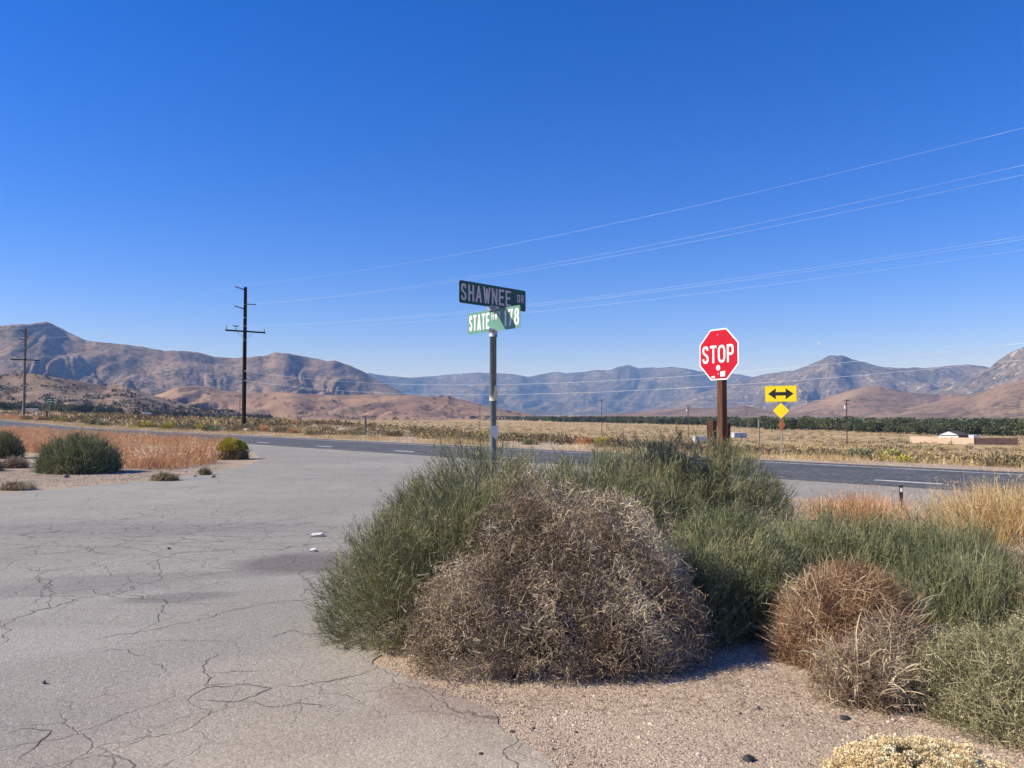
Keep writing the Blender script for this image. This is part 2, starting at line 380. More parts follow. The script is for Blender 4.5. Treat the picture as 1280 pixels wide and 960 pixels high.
CRACKS = [[(110, 802), (180, 790), (250, 775), (300, 762), (330, 755), (400, 748), (440, 742), (485, 738)],
          [(232, 878), (258, 862), (300, 856), (340, 862), (298, 880), (232, 878)],
          [(300, 856), (256, 858), (252, 842), (262, 828), (270, 810)], [(340, 862), (385, 858), (430, 850), (470, 838)],
          [(298, 880), (340, 884), (372, 880), (400, 888), (440, 882)], [(0, 920), (40, 912), (64, 915), (40, 938), (30, 958)], [(0, 934), (30, 932), (44, 938)],
          [(262, 843), (300, 840), (345, 842)], [(182, 830), (205, 836), (206, 846)], [(100, 818), (140, 812), (190, 824)], [(330, 800), (365, 790), (410, 796)],
          [(0, 655), (60, 648), (130, 652), (210, 645), (300, 640), (380, 628)], [(20, 668), (110, 664), (200, 660), (280, 662), (360, 650), (420, 640)],
          [(40, 720), (66, 740), (60, 760), (20, 775), (0, 790)], [(66, 740), (110, 738), (150, 750), (190, 752)]]
for ci, pl in enumerate(CRACKS):
    g = [Vector((*gpx(*p), 0)) for p in pl]; pts = []
    for a, b in zip(g[:-1], g[1:]):
        n = max(2, int((b - a).length / 0.04)); d = (b - a).normalized(); q = Vector((-d.y, d.x, 0))
        for i in range(n):
            p = a + (b - a) * i / n
            pts.append(p + q * 0.05 * (float(perlin(p.x * 6, p.y * 6, 40 + ci)) + 0.5 * float(perlin(p.x * 22, p.y * 22, 60 + ci))))
    V = []; 
    for i, p in enumerate(pts):
        d = (pts[min(i + 1, len(pts) - 1)] - pts[max(i - 1, 0)]).normalized(); q = Vector((-d.y, d.x, 0))
        w = (0.0018 + 0.003 * abs(float(perlin(p.x * 5, p.y * 5, 80)))) * min(1, i / 4 + .1, (len(pts) - 1 - i) / 4 + .1)
        V += [(p + q * w + Vector((0, 0, 0.0085)))[:], (p - q * w + Vector((0, 0, 0.0085)))[:]]
    F = [(2 * i + 1, 2 * i + 3, 2 * i + 2, 2 * i) for i in range(len(pts) - 1)]
    mesh_np('crack', np.array(V), np.array(F), M_crack, pave)

# ------------------------------------------------------------------ hills and mountains
def ridge(name, prof, R0, rf, rb, lam, depth, mat, seed, skew=0.5, p=1.25, cols=640, rows=64, rough=0.02, rwob=0.08, z_foot=-9.0, octv=4):
    pxs = np.array([q[0] for q in prof], float); pys = np.array([q[1] for q in prof], float)
    az = np.linspace(math.atan((pxs[0] - 640) / F_PX), math.atan((pxs[-1] - 640) / F_PX), cols)
    px = 640 + F_PX * np.tan(az); py = np.interp(px, pxs, pys)
    Rr = R0 * (1 + rwob * (perlin(az * 9, az * 0, seed) + .5 * perlin(az * 23, az * 0, seed + 1)))
    dirs = [ray(a, b) for a, b in zip(px, py)]
    tanel = np.array([d.z / math.hypot(d.x, d.y) for d in dirs])
    H = CAM_H + Rr * tanel - z_foot
    H = H * (1 + rough * 0.25 * fbm(az * R0 / lam * 5, az * 0 + 2, 3, seed + 8))
    H = np.maximum(H, 0.0)
    t = np.concatenate([np.linspace(0, 1, int(rows * 0.8)), np.linspace(1, 2, int(rows * 0.2) + 2)[1:]])
    T, Az = np.meshgrid(t, az, indexing='ij'); RR = np.broadcast_to(Rr, T.shape); 
    kk = np.exp(-np.linspace(-2.2, 2.2, 2 * (cols // 22) + 1) ** 2); kk /= kk.sum(); Hs = np.convolve(np.pad(H, cols // 22, mode='edge'), kk, mode='valid')
    HH = Hs[None] + (H - Hs)[None] * smooth(T * 1.02) ** 4
    rfoot = rf * (1 + 0.07 * perlin(Az * 14, Az * 0 + 3, seed + 2))
    r = np.where(T <= 1, rfoot + (RR - rfoot) * T, RR + (rb - RR) * (T - 1))
    q = Az * R0 + skew * (RR - r) * np.where(perlin(Az * 6, T * 0, seed + 5) > 0, 1, -1) * 0 + skew * (RR - r)
    wq = lam * 0.5 * fbm(Az * R0 / lam * 0.6, r / lam * 0.6, 2, seed + 3)
    q = q + wq; u = (r) / (lam * 4.5)
    rd = ridged(q / lam, u, octv, seed); 
    rd2 = ridged((q - 2 * skew * (RR - r)) / (lam * 1.4), u * 1.2 + 7, octv, seed + 20)
    rd = 0.6 * rd + 0.4 * rd2
    env = np.where(T <= 1, np.minimum(1, T * 2.2) * np.clip(1 - T, 0, 1) ** 0.95 * 1.25, np.clip(T - 1, 0, 1) ** .6)
    base = np.where(T <= 1, 0.25 * T + 0.75 * T ** p, 1 - (T - 1) ** 1.3)
    Z = z_foot + HH * (base - depth * env * (1 - rd) * np.maximum(base, .12) ** .5 * 1.9)
    Z = Z + HH * rough * env * fbm(Az * R0 / lam * 7, r / lam * 7, 4, seed + 30)
    Z = np.maximum(Z, z_foot - 2.0) + np.where(T <= 0.001, -2.0, 0)
    X = r * np.sin(Az); Y = r * np.cos(Az)
    V = np.stack([X, Y, Z], -1).reshape(-1, 3)
    i = np.arange(len(t) - 1)[:, None] * cols; j = np.arange(cols - 1)[None, :]
    Fq = np.stack([i + j, i + j + 1, i + cols + j + 1, i + cols + j], -1).reshape(-1, 4)
    o = mesh_np(name, V, Fq, mat, smooth_sh=True)
    return o, (X, Y, Z)

M1 = [(-420, 440), (-260, 425), (-120, 412), (0, 407), (20, 405.5), (45, 404), (55, 402), (62, 403.5), (80, 413), (105, 425), (140, 429), (180, 434), (205, 439), (225, 438), (245, 440), (267, 446), (294, 447.5), (329, 445), (343, 440.7), (359, 442), (383, 445.6), (408, 451.5), (417, 450.5), (435, 456), (454, 464), (465, 472), (478, 478), (497, 487.5), (515, 497), (535, 509), (560, 522)]
M2 = [(-420, 455), (-200, 462), (-60, 468), (0, 468), (17, 467), (41, 467), (58, 470), (82, 473.5), (108, 478), (131, 482), (152, 481), (169, 487), (187, 493), (215, 501), (250, 509), (300, 516), (340, 522)]
M3 = [(120, 519), (160, 505), (204, 491), (222, 484), (239, 483), (262, 483), (281, 488), (308, 492), (348, 490), (375, 492), (430, 494), (470, 493), (511, 494), (540, 496), (560, 495), (580, 500), (602, 506), (622, 511), (640, 514), (660, 517), (685, 522)]
M4 = [(330, 490), (400, 476), (440, 470), (461, 466), (470, 468), (484, 469.6), (511, 472), (540, 470), (570, 467.5), (597, 465.5), (640, 467.5), (660, 471), (688, 465.6), (696, 464.6), (707, 466.5), (731, 465), (742, 462.7), (763, 462.7), (772, 458.4), (787, 456.2), (799, 460.3), (814, 459), (823, 460), (840, 458.5), (857, 460.3), (875, 464), (913, 467), (925, 468), (939, 471), (960, 472), (1000, 474), (1060, 470), (1120, 468), (1200, 465), (1300, 465), (1500, 468)]
M5 = [(780, 519), (840, 502), (880, 490), (915, 479), (939, 472), (951, 469), (969, 466), (992, 463), (1010, 457.5), (1025, 450), (1037, 444.5), (1052, 444.5), (1067, 449), (1085, 454), (1105, 459), (1122, 460), (1135, 459.5), (1160, 460), (1185, 457.5), (1210, 455.5), (1225, 457), (1240, 460), (1300, 470), (1420, 480), (1560, 470)]
M6 = [(1060, 519), (1110, 500), (1150, 492), (1180, 484), (1210, 475), (1235, 462), (1247, 452), (1260, 443), (1280, 434), (1330, 424), (1420, 430), (1620, 450)]
M7 = [(720, 520), (770, 517), (820, 513), (860, 509), (895, 511), (930, 507), (960, 512), (985, 512), (997, 509), (1017, 501), (1042, 494), (1065, 487), (1085, 482.5), (1100, 482.5), (1115, 486), (1135, 490.5), (1155, 492.5), (1175, 494), (1190, 490), (1210, 494), (1230, 502), (1300, 508), (1450, 512)]
M8 = [(1090, 520), (1130, 511), (1180, 500), (1220, 492), (1240, 485), (1260, 479), (1280, 474), (1340, 464), (1450, 470), (1650, 480)]
hm_tan = mat_hill('tan_slope', (0.27, 0.195, 0.135), (0.20, 0.145, 0.105), (0.075, 0.07, 0.045), 1 / 90, 1 / 22, (0.50, 0.56), 0.9, bumpd=14)
hm_near = mat_hill('brush_slope', (0.28, 0.20, 0.135), (0.22, 0.155, 0.105), (0.08, 0.07, 0.045), 1 / 40, 1 / 7, (0.52, 0.6), 0.85, bumpd=3)
hm_brown = mat_hill('brown_slope', (0.36, 0.235, 0.145), (0.22, 0.145, 0.105), (0.12, 0.09, 0.06), 1 / 45, 1 / 9, (0.54, 0.64), 0.7, bumpd=6)
hm_far = mat_hill('far_slope', (0.15, 0.12, 0.09), (0.11, 0.095, 0.072), (0.05, 0.052, 0.036), 1 / 130, 1 / 50, (0.47, 0.53), 0.95, rock=(0.30, 0.25, 0.20), bumpd=25)
hm_peak = mat_hill('rocky_slope', (0.18, 0.145, 0.11), (0.14, 0.115, 0.085), (0.06, 0.06, 0.042), 1 / 110, 1 / 40, (0.49, 0.55), 0.9, rock=(0.38, 0.32, 0.26), bumpd=20)
hm_dark = mat_hill('purple_brown_slope', (0.29, 0.20, 0.14), (0.19, 0.135, 0.10), (0.075, 0.065, 0.045), 1 / 60, 1 / 14, (0.52, 0.6), 0.75, bumpd=8)
def hill(name, label, *a, **k):
    o, g = ridge(name, *a, **k); tag(o, label, 'mountain' if 'mountain' in name else 'hill', kind='structure'); return g
hill('mountain_range', 'hazy blue speckled mountain range along the far horizon', M4, 11500, 7600, 13500, 900, 0.6, hm_far, 4, skew=0.35, p=1.1, cols=640)
hill('mountain', 'rocky grey peak with smooth shoulders behind the yellow sign', M5, 8200, 5200, 9800, 620, 0.62, hm_peak, 9, skew=-0.3, p=1.2, cols=490, rough=.06)
hill('mountain', 'pale rocky slope climbing out of view beside the grey peak', M6, 6000, 4300, 7200, 420, 0.5, hm_peak, 14, skew=0.2, p=1.2, cols=370, rough=.06)
hill('mountain', 'tan ridged mountain with rounded summit behind the utility poles', M1, 4600, 2500, 5600, 400, 0.66, hm_tan, 21, skew=0.55, p=1.35, cols=760, rows=112, rough=0.03)
hill('hill', 'low purple brown hills beyond the tree line', M7, 3300, 2100, 3900, 240, 0.55, hm_dark, 31, skew=0.4, p=1.15, cols=490)
hill('hill', 'dark brown hill flank in front of the pale rocky slope', M8, 2500, 1700, 3000, 190, 0.5, hm_dark, 37, skew=0.4, p=1.15, cols=350)
g3 = hill('hill', 'bare orange brown low hills at the mountain foot', M3, 2100, 1300, 2700, 150, 0.55, hm_brown, 41, skew=0.5, p=1.1, cols=490)
g2 = hill('hill', 'brown hill dotted with dark shrubs behind the green road sign', M2, 1450, 900, 1900, 170, 0.4, hm_near, 47, skew=0.5, p=1.15, cols=490, z_foot=-3.0)

# ------------------------------------------------------------------ plant building blocks
def unit(v): return v / np.maximum(np.linalg.norm(v, axis=-1, keepdims=True), 1e-9)
def rnd_dir(n): return unit(rng.normal(size=(n, 3)))
def walk(starts, dirs, L, S, curl=0.2, up=0.0):
    n = len(starts); pts = np.empty((n, S + 1, 3)); pts[:, 0] = starts; d = unit(dirs); st = (np.asarray(L) / S).reshape(-1, 1) * np.ones((n, 1))
    turn = rng.normal(size=(n, 3)) * curl
    for k in range(S):
        d = unit(d + turn * 0.7 + rng.normal(size=(n, 3)) * curl * 0.5 + np.array([0, 0, up])); pts[:, k + 1] = pts[:, k] + d * st
    return pts
def ribbon_geo(pts, w, taper=0.7):                   # a flat strip that ends in a point, all triangles
    n, S1, _ = pts.shape; tan = unit(pts[:, -1] - pts[:, 0])
    side = unit(np.cross(tan, rnd_dir(n)))
    k = np.linspace(0, 1, S1)[None, :-1, None]; ww = (np.asarray(w).reshape(-1, 1, 1) * np.ones((n, 1, 1))) * (1 - taper * k * .8) * 0.5
    A = pts[:, :-1] + side[:, None] * ww; B = pts[:, :-1] - side[:, None] * ww; m = 2 * S1 - 1
    V = np.concatenate([np.stack([A, B], 2).reshape(n, -1, 3), pts[:, -1:]], 1).reshape(-1, 3)
    f = []
    for q in range(S1 - 2): f += [(2 * q, 2 * q + 1, 2 * q + 3), (2 * q, 2 * q + 3, 2 * q + 2)]
    f.append((m - 3, m - 2, m - 1))
    return V, (np.arange(n)[:, None, None] * m + np.array(f)[None]).reshape(-1, 3)
class Veg:
    def __init__(self): self.V = []; self.F = []; self.T = []; self.c = 0
    def rib(self, pts, w, tint, taper=0.7):
        V, Fq = ribbon_geo(pts, w, taper); self.V.append(V); self.F.append(Fq + self.c); self.c += len(V)
        self.T.append(np.repeat(np.asarray(tint) * np.ones(len(pts)), pts.shape[1] * 2 - 1)); return self
    def leaves(self, c, size, tint, d=None, aspect=0.45):
        return self.tris(c, size, tint, rnd_dir(len(c)) if d is None else d, aspect * 1.25)
    def tris(self, c, size, tint, d, aspect=.7):     # one triangle a leaf
        n = len(c); d = unit(d); s = unit(np.cross(d, rnd_dir(n))); size = (np.asarray(size) * np.ones(n))[:, None]
        V = np.stack([c - s * size * aspect * .5, c + d * size, c + s * size * aspect * .5], 1).reshape(-1, 3)
        b = np.arange(n) * 3; self.V.append(V); self.F.append(np.stack([b, b + 2, b + 1], -1) + self.c); self.c += len(V)
        self.T.append(np.repeat(np.asarray(tint) * np.ones(n), 3)); return self
    def build(self, name, mat, parent=None):
        return mesh_np(name, np.concatenate(self.V), np.concatenate(self.F), mat, parent, {'tint': np.clip(np.concatenate(self.T), 0, 1)})
def dome_pts(lobes, n, depth=0.35, low=-0.02, pw=1.6, gap=-0.42):
    L = np.array(lobes, float)[:, :6]; area = (L[:, 3] * L[:, 4] + L[:, 3] * L[:, 5] + L[:, 4] * L[:, 5]); out = []; outd = []; tot = 0
    while tot < n:
        i = rng.choice(len(L), size=n, p=area / area.sum()); d = rnd_dir(n); d[:, 2] = np.abs(d[:, 2]) * 1.05 - 0.05
        rf = 1 - depth * rng.random(n) ** pw
        lump = 1 + 0.15 * perlin(d[:, 0] * 3 + i * 5, d[:, 1] * 3 + d[:, 2] * 2, 2) + 0.06 * perlin(d[:, 0] * 8 + i * 3, d[:, 2] * 8 + d[:, 1] * 5, 7)
        p = L[i, :3] + d * L[i, 3:6] * (rf * lump)[:, None]
        keep = p[:, 2] > low
        gp = fbm(p[:, 0] * 7 + p[:, 2] * 3, p[:, 1] * 5 - p[:, 2] * 6, 2, 71); keep &= gp > gap + .35 * (rng.random(n) - .5)
        for j in range(len(L)):
            q = np.linalg.norm((p - L[j, :3]) / L[j, 3:6], axis=1)
            keep &= ~((i != j) & (q < (1 - depth) * 0.95))
        nrm = unit(d / L[i, 3:6])
        out.append(p[keep]); outd.append(nrm[keep]); tot += keep.sum()
    return np.concatenate(out)[:n], np.concatenate(outd)[:n]
def tint_at(p, lo, hi, sc=3.0, seed=0):
    return lo + (hi - lo) * np.clip(0.5 + 0.55 * fbm(p[:, 0] * sc + p[:, 2] * sc * .7, p[:, 1] * sc + p[:, 2] * sc * .5, 2, seed) + rng.normal(size=len(p)) * 0.18, 0, 1)

def bush_branches(parent, lobes, mat, n=70, r=0.009):
    p, d = dome_pts(lobes, n, 0.5, 0.05); L = np.array(lobes)
    c = np.array([L[:, 0].mean(), L[:, 1].mean(), 0.0]); st = c + rng.normal(size=(n, 3)) * np.array([.12, .12, 0]) * L[:, 3].max()
    st[:, 2] = 0.0; p = c + (p - c) * .82
    k = np.linspace(0, 1, 6)[None, :, None]; pts = st[:, None] * (1 - k) + p[:, None] * k
    pts = pts + np.array([0, 0, 1.0]) * (np.sin(k * math.pi) * 0.08) + rng.normal(size=pts.shape) * 0.015 * (k > 0)
    v = Veg(); 
    for a in range(2): v.rib(pts, r * 2, rng.random(n), 0.6)
    v.build('branch', mat, parent)

def green_bush(name, label, loc, lobes, mat, mat_b, n=22000, L=(0.07, 0.22), w=0.0038, up=0.75, out=0.8, twig=1.5, cat='bush', group=None, depth=0.42, seed=0, tw_l=(0.025, 0.075), jit=0.42):
    o = empty(name, loc); tag(o, label, cat, group)
    p, d = dome_pts(lobes, n, depth, gap=-.7)
    dr = unit(d * out + np.array([0, 0, up]) + rng.normal(size=(n, 3)) * jit)
    ln = rng.uniform(L[0], L[1], n); tip = p + dr * (rng.random(n) ** 3 * L[1] * 0.8)[:, None]
    K = max(40, n // 42); tc, td_ = dome_pts(lobes, K, depth * .55, gap=-.9); tdir = unit(td_ * out + np.array([0, 0, up]) + rng.normal(size=(K, 3)) * .3); tl = rng.uniform(.75, 1.25, K)
    m_ = int(n * .25); ki = rng.integers(0, K, m_); dr[:m_] = unit(tdir[ki] + rng.normal(size=(m_, 3)) * .30); ln[:m_] *= tl[ki]; tip[:m_] = tc[ki] + dr[:m_] * ln[:m_, None] * .55 + rng.normal(size=(m_, 3)) * .018; p[:m_] = tip[:m_]
    st = tip - dr * ln[:, None]; bad = st[:, 2] < 0.0; st[bad, 2] = rng.random(bad.sum()) * 0.03
    pts = walk(st, tip - st, np.linalg.norm(tip - st, axis=1), 2, 0.12, 0.03)
    v = Veg(); ti = tint_at(p, 0, 1, 2.2, seed); v.rib(pts, w, ti)
    if twig:
        m = int(n * twig); i = rng.integers(0, n, m); f = rng.uniform(0.25, 0.95, m); seg = np.minimum((f * 2).astype(int), 1); fr = (f * 2 - seg)[:, None]
        b = pts[i, seg] * (1 - fr) + pts[i, seg + 1] * fr
        td = unit(dr[i] + rng.normal(size=(m, 3)) * 0.75); v.rib(walk(b, td, rng.uniform(*tw_l, m), 1, 0.1, 0.03), w * 1.0, np.clip(ti[i] + rng.normal(size=m) * .15, 0, 1))
    v.build('foliage', mat, o); bush_branches(o, lobes, mat_b)
    return o

def twiggy_bush(name, label, loc, lobes, mat, mat_b, n=16000, L=(0.06, 0.17), w=0.0042, curl=0.55, S=4, depth=0.5, up=0.0, cat='bush', bits=1.0, bit=0.014, out=0.9, seed=0, rnd=0.75, part='twig'):
    o = empty(name, loc); tag(o, label, cat)
    p, d = dome_pts(lobes, n, depth, 0.0)
    dr = unit(d * out + np.array([0, 0, up]) + rng.normal(size=(n, 3)) * rnd)
    ln = rng.uniform(L[0], L[1], n); st = p - dr * (ln * 0.6)[:, None]; st[:, 2] = np.maximum(st[:, 2], 0.004)
    pts = walk(st, dr, ln, S, curl, 0.0); pts[..., 2] = np.maximum(pts[..., 2], 0.003)
    ti = tint_at(p, 0, 1, 2.6, seed); v = Veg().rib(pts, w * rng.uniform(0.6, 1.4, n), ti, 0.5)
    nw = n // 22; iw = rng.integers(0, n, nw); wp = walk(p[iw], d[iw] + rng.normal(size=(nw, 3)) * .5, rng.uniform(.3, .9, nw) * L[1], 3, curl * .6, 0.0); wp[..., 2] = np.maximum(wp[..., 2], .004); v.rib(wp, w * 1.1, rng.uniform(.4, 1, nw), .5).build(part, mat, o)
    if bits:
        m = int(n * bits); i = rng.integers(0, n, m); k = rng.integers(1, S + 1, m)
        Veg().leaves(pts[i, k], rng.uniform(.5, 1.4, m) * bit, np.clip(ti[i] + rng.normal(size=m) * .2, 0, 1)).build('foliage', mat, o)
    bush_branches(o, lobes, mat_b)
    return o

M_green = leafy('grey_green_stems', [(0, (0.129, 0.138, 0.068)), (0.5, (0.234, 0.237, 0.118)), (0.85, (0.348, 0.329, 0.175)), (1, (0.522, 0.429, 0.258))])
M_green2 = leafy('sage_green_stems', [(0, (0.131, 0.144, 0.075)), (0.5, (0.229, 0.245, 0.124)), (0.85, (0.335, 0.337, 0.176)), (1, (0.488, 0.431, 0.258))])
M_brown = leafy('dead_grey_brown_twigs', [(0, (0.169, 0.113, 0.076)), (0.45, (0.325, 0.245, 0.163)), (0.8, (0.468, 0.377, 0.254)), (1, (0.715, 0.610, 0.430))])
M_rust = leafy('rusty_tumbleweed_stems', [(0, (0.192, 0.112, 0.065)), (0.5, (0.385, 0.239, 0.132)), (0.85, (0.552, 0.383, 0.227)), (1, (0.672, 0.542, 0.365))])
M_tan = leafy('tan_tumbleweed_stems', [(0, (0.17, 0.11, 0.07)), (0.5, (0.33, 0.24, 0.16)), (0.85, (0.48, 0.38, 0.26)), (1, (0.62, 0.52, 0.38))])
M_straw = leafy('pale_straw_stalks', [(0, (0.36, 0.27, 0.16)), (0.6, (0.55, 0.45, 0.29)), (1, (0.68, 0.60, 0.42))])
M_olive = leafy('olive_stems', [(0, (0.167, 0.158, 0.085)), (0.5, (0.307, 0.284, 0.153)), (0.85, (0.448, 0.409, 0.238)), (1, (0.640, 0.568, 0.368))])
M_branch = leafy('dark_branch_wood', [(0, (0.05, 0.038, 0.028)), (1, (0.12, 0.095, 0.07))], trans=0)
M_grass_o = leafy('orange_dry_grass', [(0, (0.406, 0.202, 0.103)), (0.5, (0.634, 0.346, 0.175)), (1, (0.836, 0.565, 0.313))])
M_grass_g = leafy('golden_dry_grass', [(0, (0.380, 0.241, 0.115)), (0.5, (0.598, 0.425, 0.196)), (1, (0.805, 0.655, 0.380))])
M_scrub = leafy('sagebrush_leaves', [(0, (0.179, 0.138, 0.085)), (0.35, (0.280, 0.217, 0.130)), (0.6, (0.291, 0.244, 0.130)), (0.85, (0.381, 0.297, 0.160)), (1, (0.515, 0.371, 0.200))])
M_rabbit = leafy('yellow_rabbitbrush', [(0, (0.203, 0.203, 0.072)), (0.5, (0.362, 0.334, 0.087)), (1, (0.725, 0.594, 0.072))])
M_cream = leafy('cream_seed_heads', [(0, (0.615, 0.455, 0.227)), (0.5, (0.811, 0.645, 0.375)), (1, (0.848, 0.813, 0.561))])
M_tree = leafy('tree_leaves', [(0, (0.04, 0.055, 0.022)), (0.45, (0.085, 0.105, 0.045)), (1, (0.17, 0.175, 0.08))])
M_trunk = plain('tree_bark', (0.09, 0.07, 0.05), 0.95, 0.1)

# ------------------------------------------------------------------ foreground bushes
green_bush('bush', 'tall grey green spiky bush at the pavement edge, before the street name post', (0, 0, 0),
           [(-0.22, 6.4, 0, 0.98, 1.0, 1.33), (-0.80, 5.85, 0, 0.66, 0.72, 0.86), (-0.3, 5.75, 0, 0.7, 0.7, 1.08), (-0.75, 6.5, 0, 0.5, 0.6, 1.05)], M_green, M_branch, 38000, seed=1, out=1.0, up=0.6)
twiggy_bush('bush', 'large dead grey brown bush of curled twigs between the green bushes', (0, 0, 0),
            [(0.26, 5.45, 0, 0.78, 0.68, 1.13), (0.72, 5.45, 0, 0.58, 0.62, 1.04), (-0.24, 5.0, 0, 0.46, 0.40, 0.72), (0.95, 5.2, 0, 0.36, 0.42, 0.70), (0.2, 4.95, 0, 0.55, 0.38, 0.62), (0.65, 4.95, 0, 0.42, 0.36, 0.5)], M_brown, M_branch, 56000, seed=2, bits=1.3, bit=.012, curl=.75, S=3, L=(.04, .12), depth=.4, w=.0036)
green_bush('bush', 'dark green bush mound in front of the red stop sign post', (0, 0, 0),
           [(2.05, 8.3, 0, 1.12, 1.0, 1.33), (1.45, 8.2, 0, 0.9, 0.9, 1.32), (0.6, 7.35, 0, 0.95, 0.8, 1.22), (1.3, 7.3, 0, 0.8, 0.7, 1.0)], M_green, M_branch, 46000, seed=3, w=0.0046, twig=1.3)
green_bush('bush', 'grey green bush between the dead brown bush and the rusty tumbleweed', (0, 0, 0),
           [(1.72, 6.05, 0, 0.68, 0.66, 0.80), (1.35, 5.75, 0, 0.45, 0.5, 0.62)], M_green2, M_branch, 25000, seed=4)
green_bush('bush', 'wide green bush of upright wispy stems behind the rusty tumbleweed', (0, 0, 0),
           [(2.85, 6.7, 0, 0.8, 0.8, 0.74), (3.6, 6.5, 0, 0.72, 0.75, 0.68), (3.35, 5.85, 0, 0.62, 0.5, 0.5)], M_green2, M_branch, 30000, L=(0.12, 0.28), seed=5, out=0.45, up=1.0, jit=0.16)
twiggy_bush('bush', 'dark reddish brown twiggy bush at the end of the wide green bush', (0, 0, 0),
            [(4.35, 6.1, 0, 0.5, 0.5, 0.72), (4.0, 5.55, 0, 0.5, 0.45, 0.55)], M_brown, M_branch, 9000, seed=6, curl=0.25, up=0.5)
E = twiggy_bush('tumbleweed', 'round rusty orange tumbleweed with pale stalks on its crown', (0, 0, 0),
            [(2.28, 5.25, 0, 0.52, 0.42, 0.58), (2.05, 5.1, 0, 0.36, 0.3, 0.36)], M_rust, M_branch, 24000, L=(0.07, 0.24), w=0.0034, curl=0.3, S=2, seed=7, cat='tumbleweed', bits=0.4, bit=0.01, rnd=0.5, part='stem')
def stalks(parent, c, rx, rz, az0, az1, n, L, mat, w=0.008):
    az = rng.uniform(az0, az1, n); el = rng.uniform(0.2, 1.0, n)
    d = np.stack([np.cos(az) * np.cos(el), np.sin(az) * np.cos(el), np.sin(el)], -1)
    st = np.array(c) + d * np.array([rx, rx, rz]) * 0.55; dr = unit(d + np.array([0, 0, 0.9]))
    pts = walk(st, dr, rng.uniform(L * .6, L, n), 7, 0.10, -0.16)
    v = Veg().rib(pts, w, rng.random(n), 0.5); m = n * 7; i = rng.integers(0, n, m); k = rng.integers(2, 8, m)
    v.rib(walk(pts[i, k], rnd_dir(m), rng.uniform(.02, .07, m), 2, .3), w * .55, rng.random(m)); v.build('stalk', mat, parent)
stalks(E, (2.08, 5.12, 0.12), 0.36, 0.55, 1.7, 4.2, 34, 0.3, M_straw, .006)
stalks(E, (2.4, 5.1, 0.0), 0.5, 0.55, -1.6, 0.6, 16, 0.4, M_straw, 0.005)
Fb = twiggy_bush('tumbleweed', 'small low tumbleweed with pale arching stalks lying on the gravel', (0, 0, 0),
            [(2.03, 4.42, 0, 0.34, 0.27, 0.30), (2.25, 4.55, 0, 0.3, 0.26, 0.42)], M_tan, M_branch, 12000, L=(0.06, 0.2), w=0.0032, curl=0.32, S=3, seed=8, cat='tumbleweed', bits=0.4, bit=0.01, part='stem')
stalks(Fb, (2.02, 4.40, 0.02), 0.34, 0.34, 2.4, 6.0, 52, 0.36, M_straw, 0.0075)
twiggy_bush('bush', 'fine stemmed olive green bush spreading beside the cream seed heads', (0, 0, 0),
            [(2.72, 4.05, 0, 0.52, 0.48, 0.50), (3.2, 4.35, 0, 0.5, 0.5, 0.52), (2.45, 4.3, 0, 0.3, 0.3, 0.40)], M_olive, M_branch, 34000, L=(0.06, 0.17), w=0.0032, curl=0.35, S=2, seed=9, up=0.35, bits=1.3, bit=0.012, part='stem')
def cream_plant():
    o = empty('flower_clump', (1.74, 3.34, 0)); tag(o, 'low mound of cream dried seed heads beside the olive bush', 'plant')
    lob = [(0, 0, 0, 0.36, 0.26, 0.185), (0.16, -0.05, 0, 0.24, 0.2, 0.13), (-0.2, -0.02, 0, 0.22, 0.17, 0.11)]
    p, d = dome_pts(lob, 330, 0.05, 0.01)
    v = Veg(); m = 190
    for c, nn in zip(p, d):
        q = rnd_dir(m); q = np.where((q @ nn)[:, None] < -0.2, -q, q); r = rng.uniform(.022, .042); s = c + q * r * np.array([1, 1, .75]) * rng.uniform(.75, 1.05, (m, 1))
        v.leaves(s, rng.uniform(.004, .010, m), np.clip(rng.normal(.55, .2) + rng.normal(size=m) * .18, 0, 1), q + rng.normal(size=(m, 3)) * .5, .8)
    v.build('seed_heads', M_cream, o)
    n = 1500; st = np.zeros((n, 3)); st[:, :2] = rng.normal(size=(n, 2)) * .05; i = rng.integers(0, 330, n)
    k = np.linspace(0, 1, 4)[None, :, None]; Veg().rib(st[:, None] * (1 - k) + p[i][:, None] * k, .003, rng.random(n) * .4).build('stem', M_olive, o)
cream_plant()

# ------------------------------------------------------------------ left island plants
def bush_px(px, py_base, w_px, h_px):                # ground spot and size of a bush from its outline
    x, y = gpx(px, py_base); r = w_px / 2 / F_PX * y
    return x * (y + r * 0.8) / y, y + r * 0.8, r * .95, h_px / F_PX * y
x, y, r, h = bush_px(98, 594, 110, 50)
green_bush('bush', 'rounded grey green bush on the bare dirt before the orange grass', (x, y, 0),
           [(0.15, 0, 0, r * .8, r * .75, h * .92), (-r * .5, .1, 0, r * .55, r * .6, h * .78)], M_green2, M_branch, 14000, L=(.25, .5), w=0.014, seed=12, out=.7, up=.7)
x, y, r, h = bush_px(4, 574, 48, 31)
green_bush('bush', 'dark green bush with tumbleweeds lying at its foot', (x, y, 0), [(0, 0, 0, r * .95, r * .8, h * .95)], M_green, M_branch, 9000, L=(.25, .5), w=0.015, seed=13)
x, y, r, h = bush_px(290, 575, 44, 26)
o = green_bush('rabbitbrush', 'yellow flowering rabbitbrush on the rounded pavement corner', (x, y, 0), [(0, 0, 0, r * .95, r * .8, h * .75)], M_scrub, M_branch, 5000, L=(.15, .35), w=0.014, seed=14)
p, d = dome_pts([(0, 0, 0.12, r * .98, r * .85, h * .82)], 5000, .12, h * .45)
Veg().leaves(p, .05, rng.uniform(.45, 1, 5000), d + np.array([0, 0, .5])).build('flowers', M_rabbit, o)
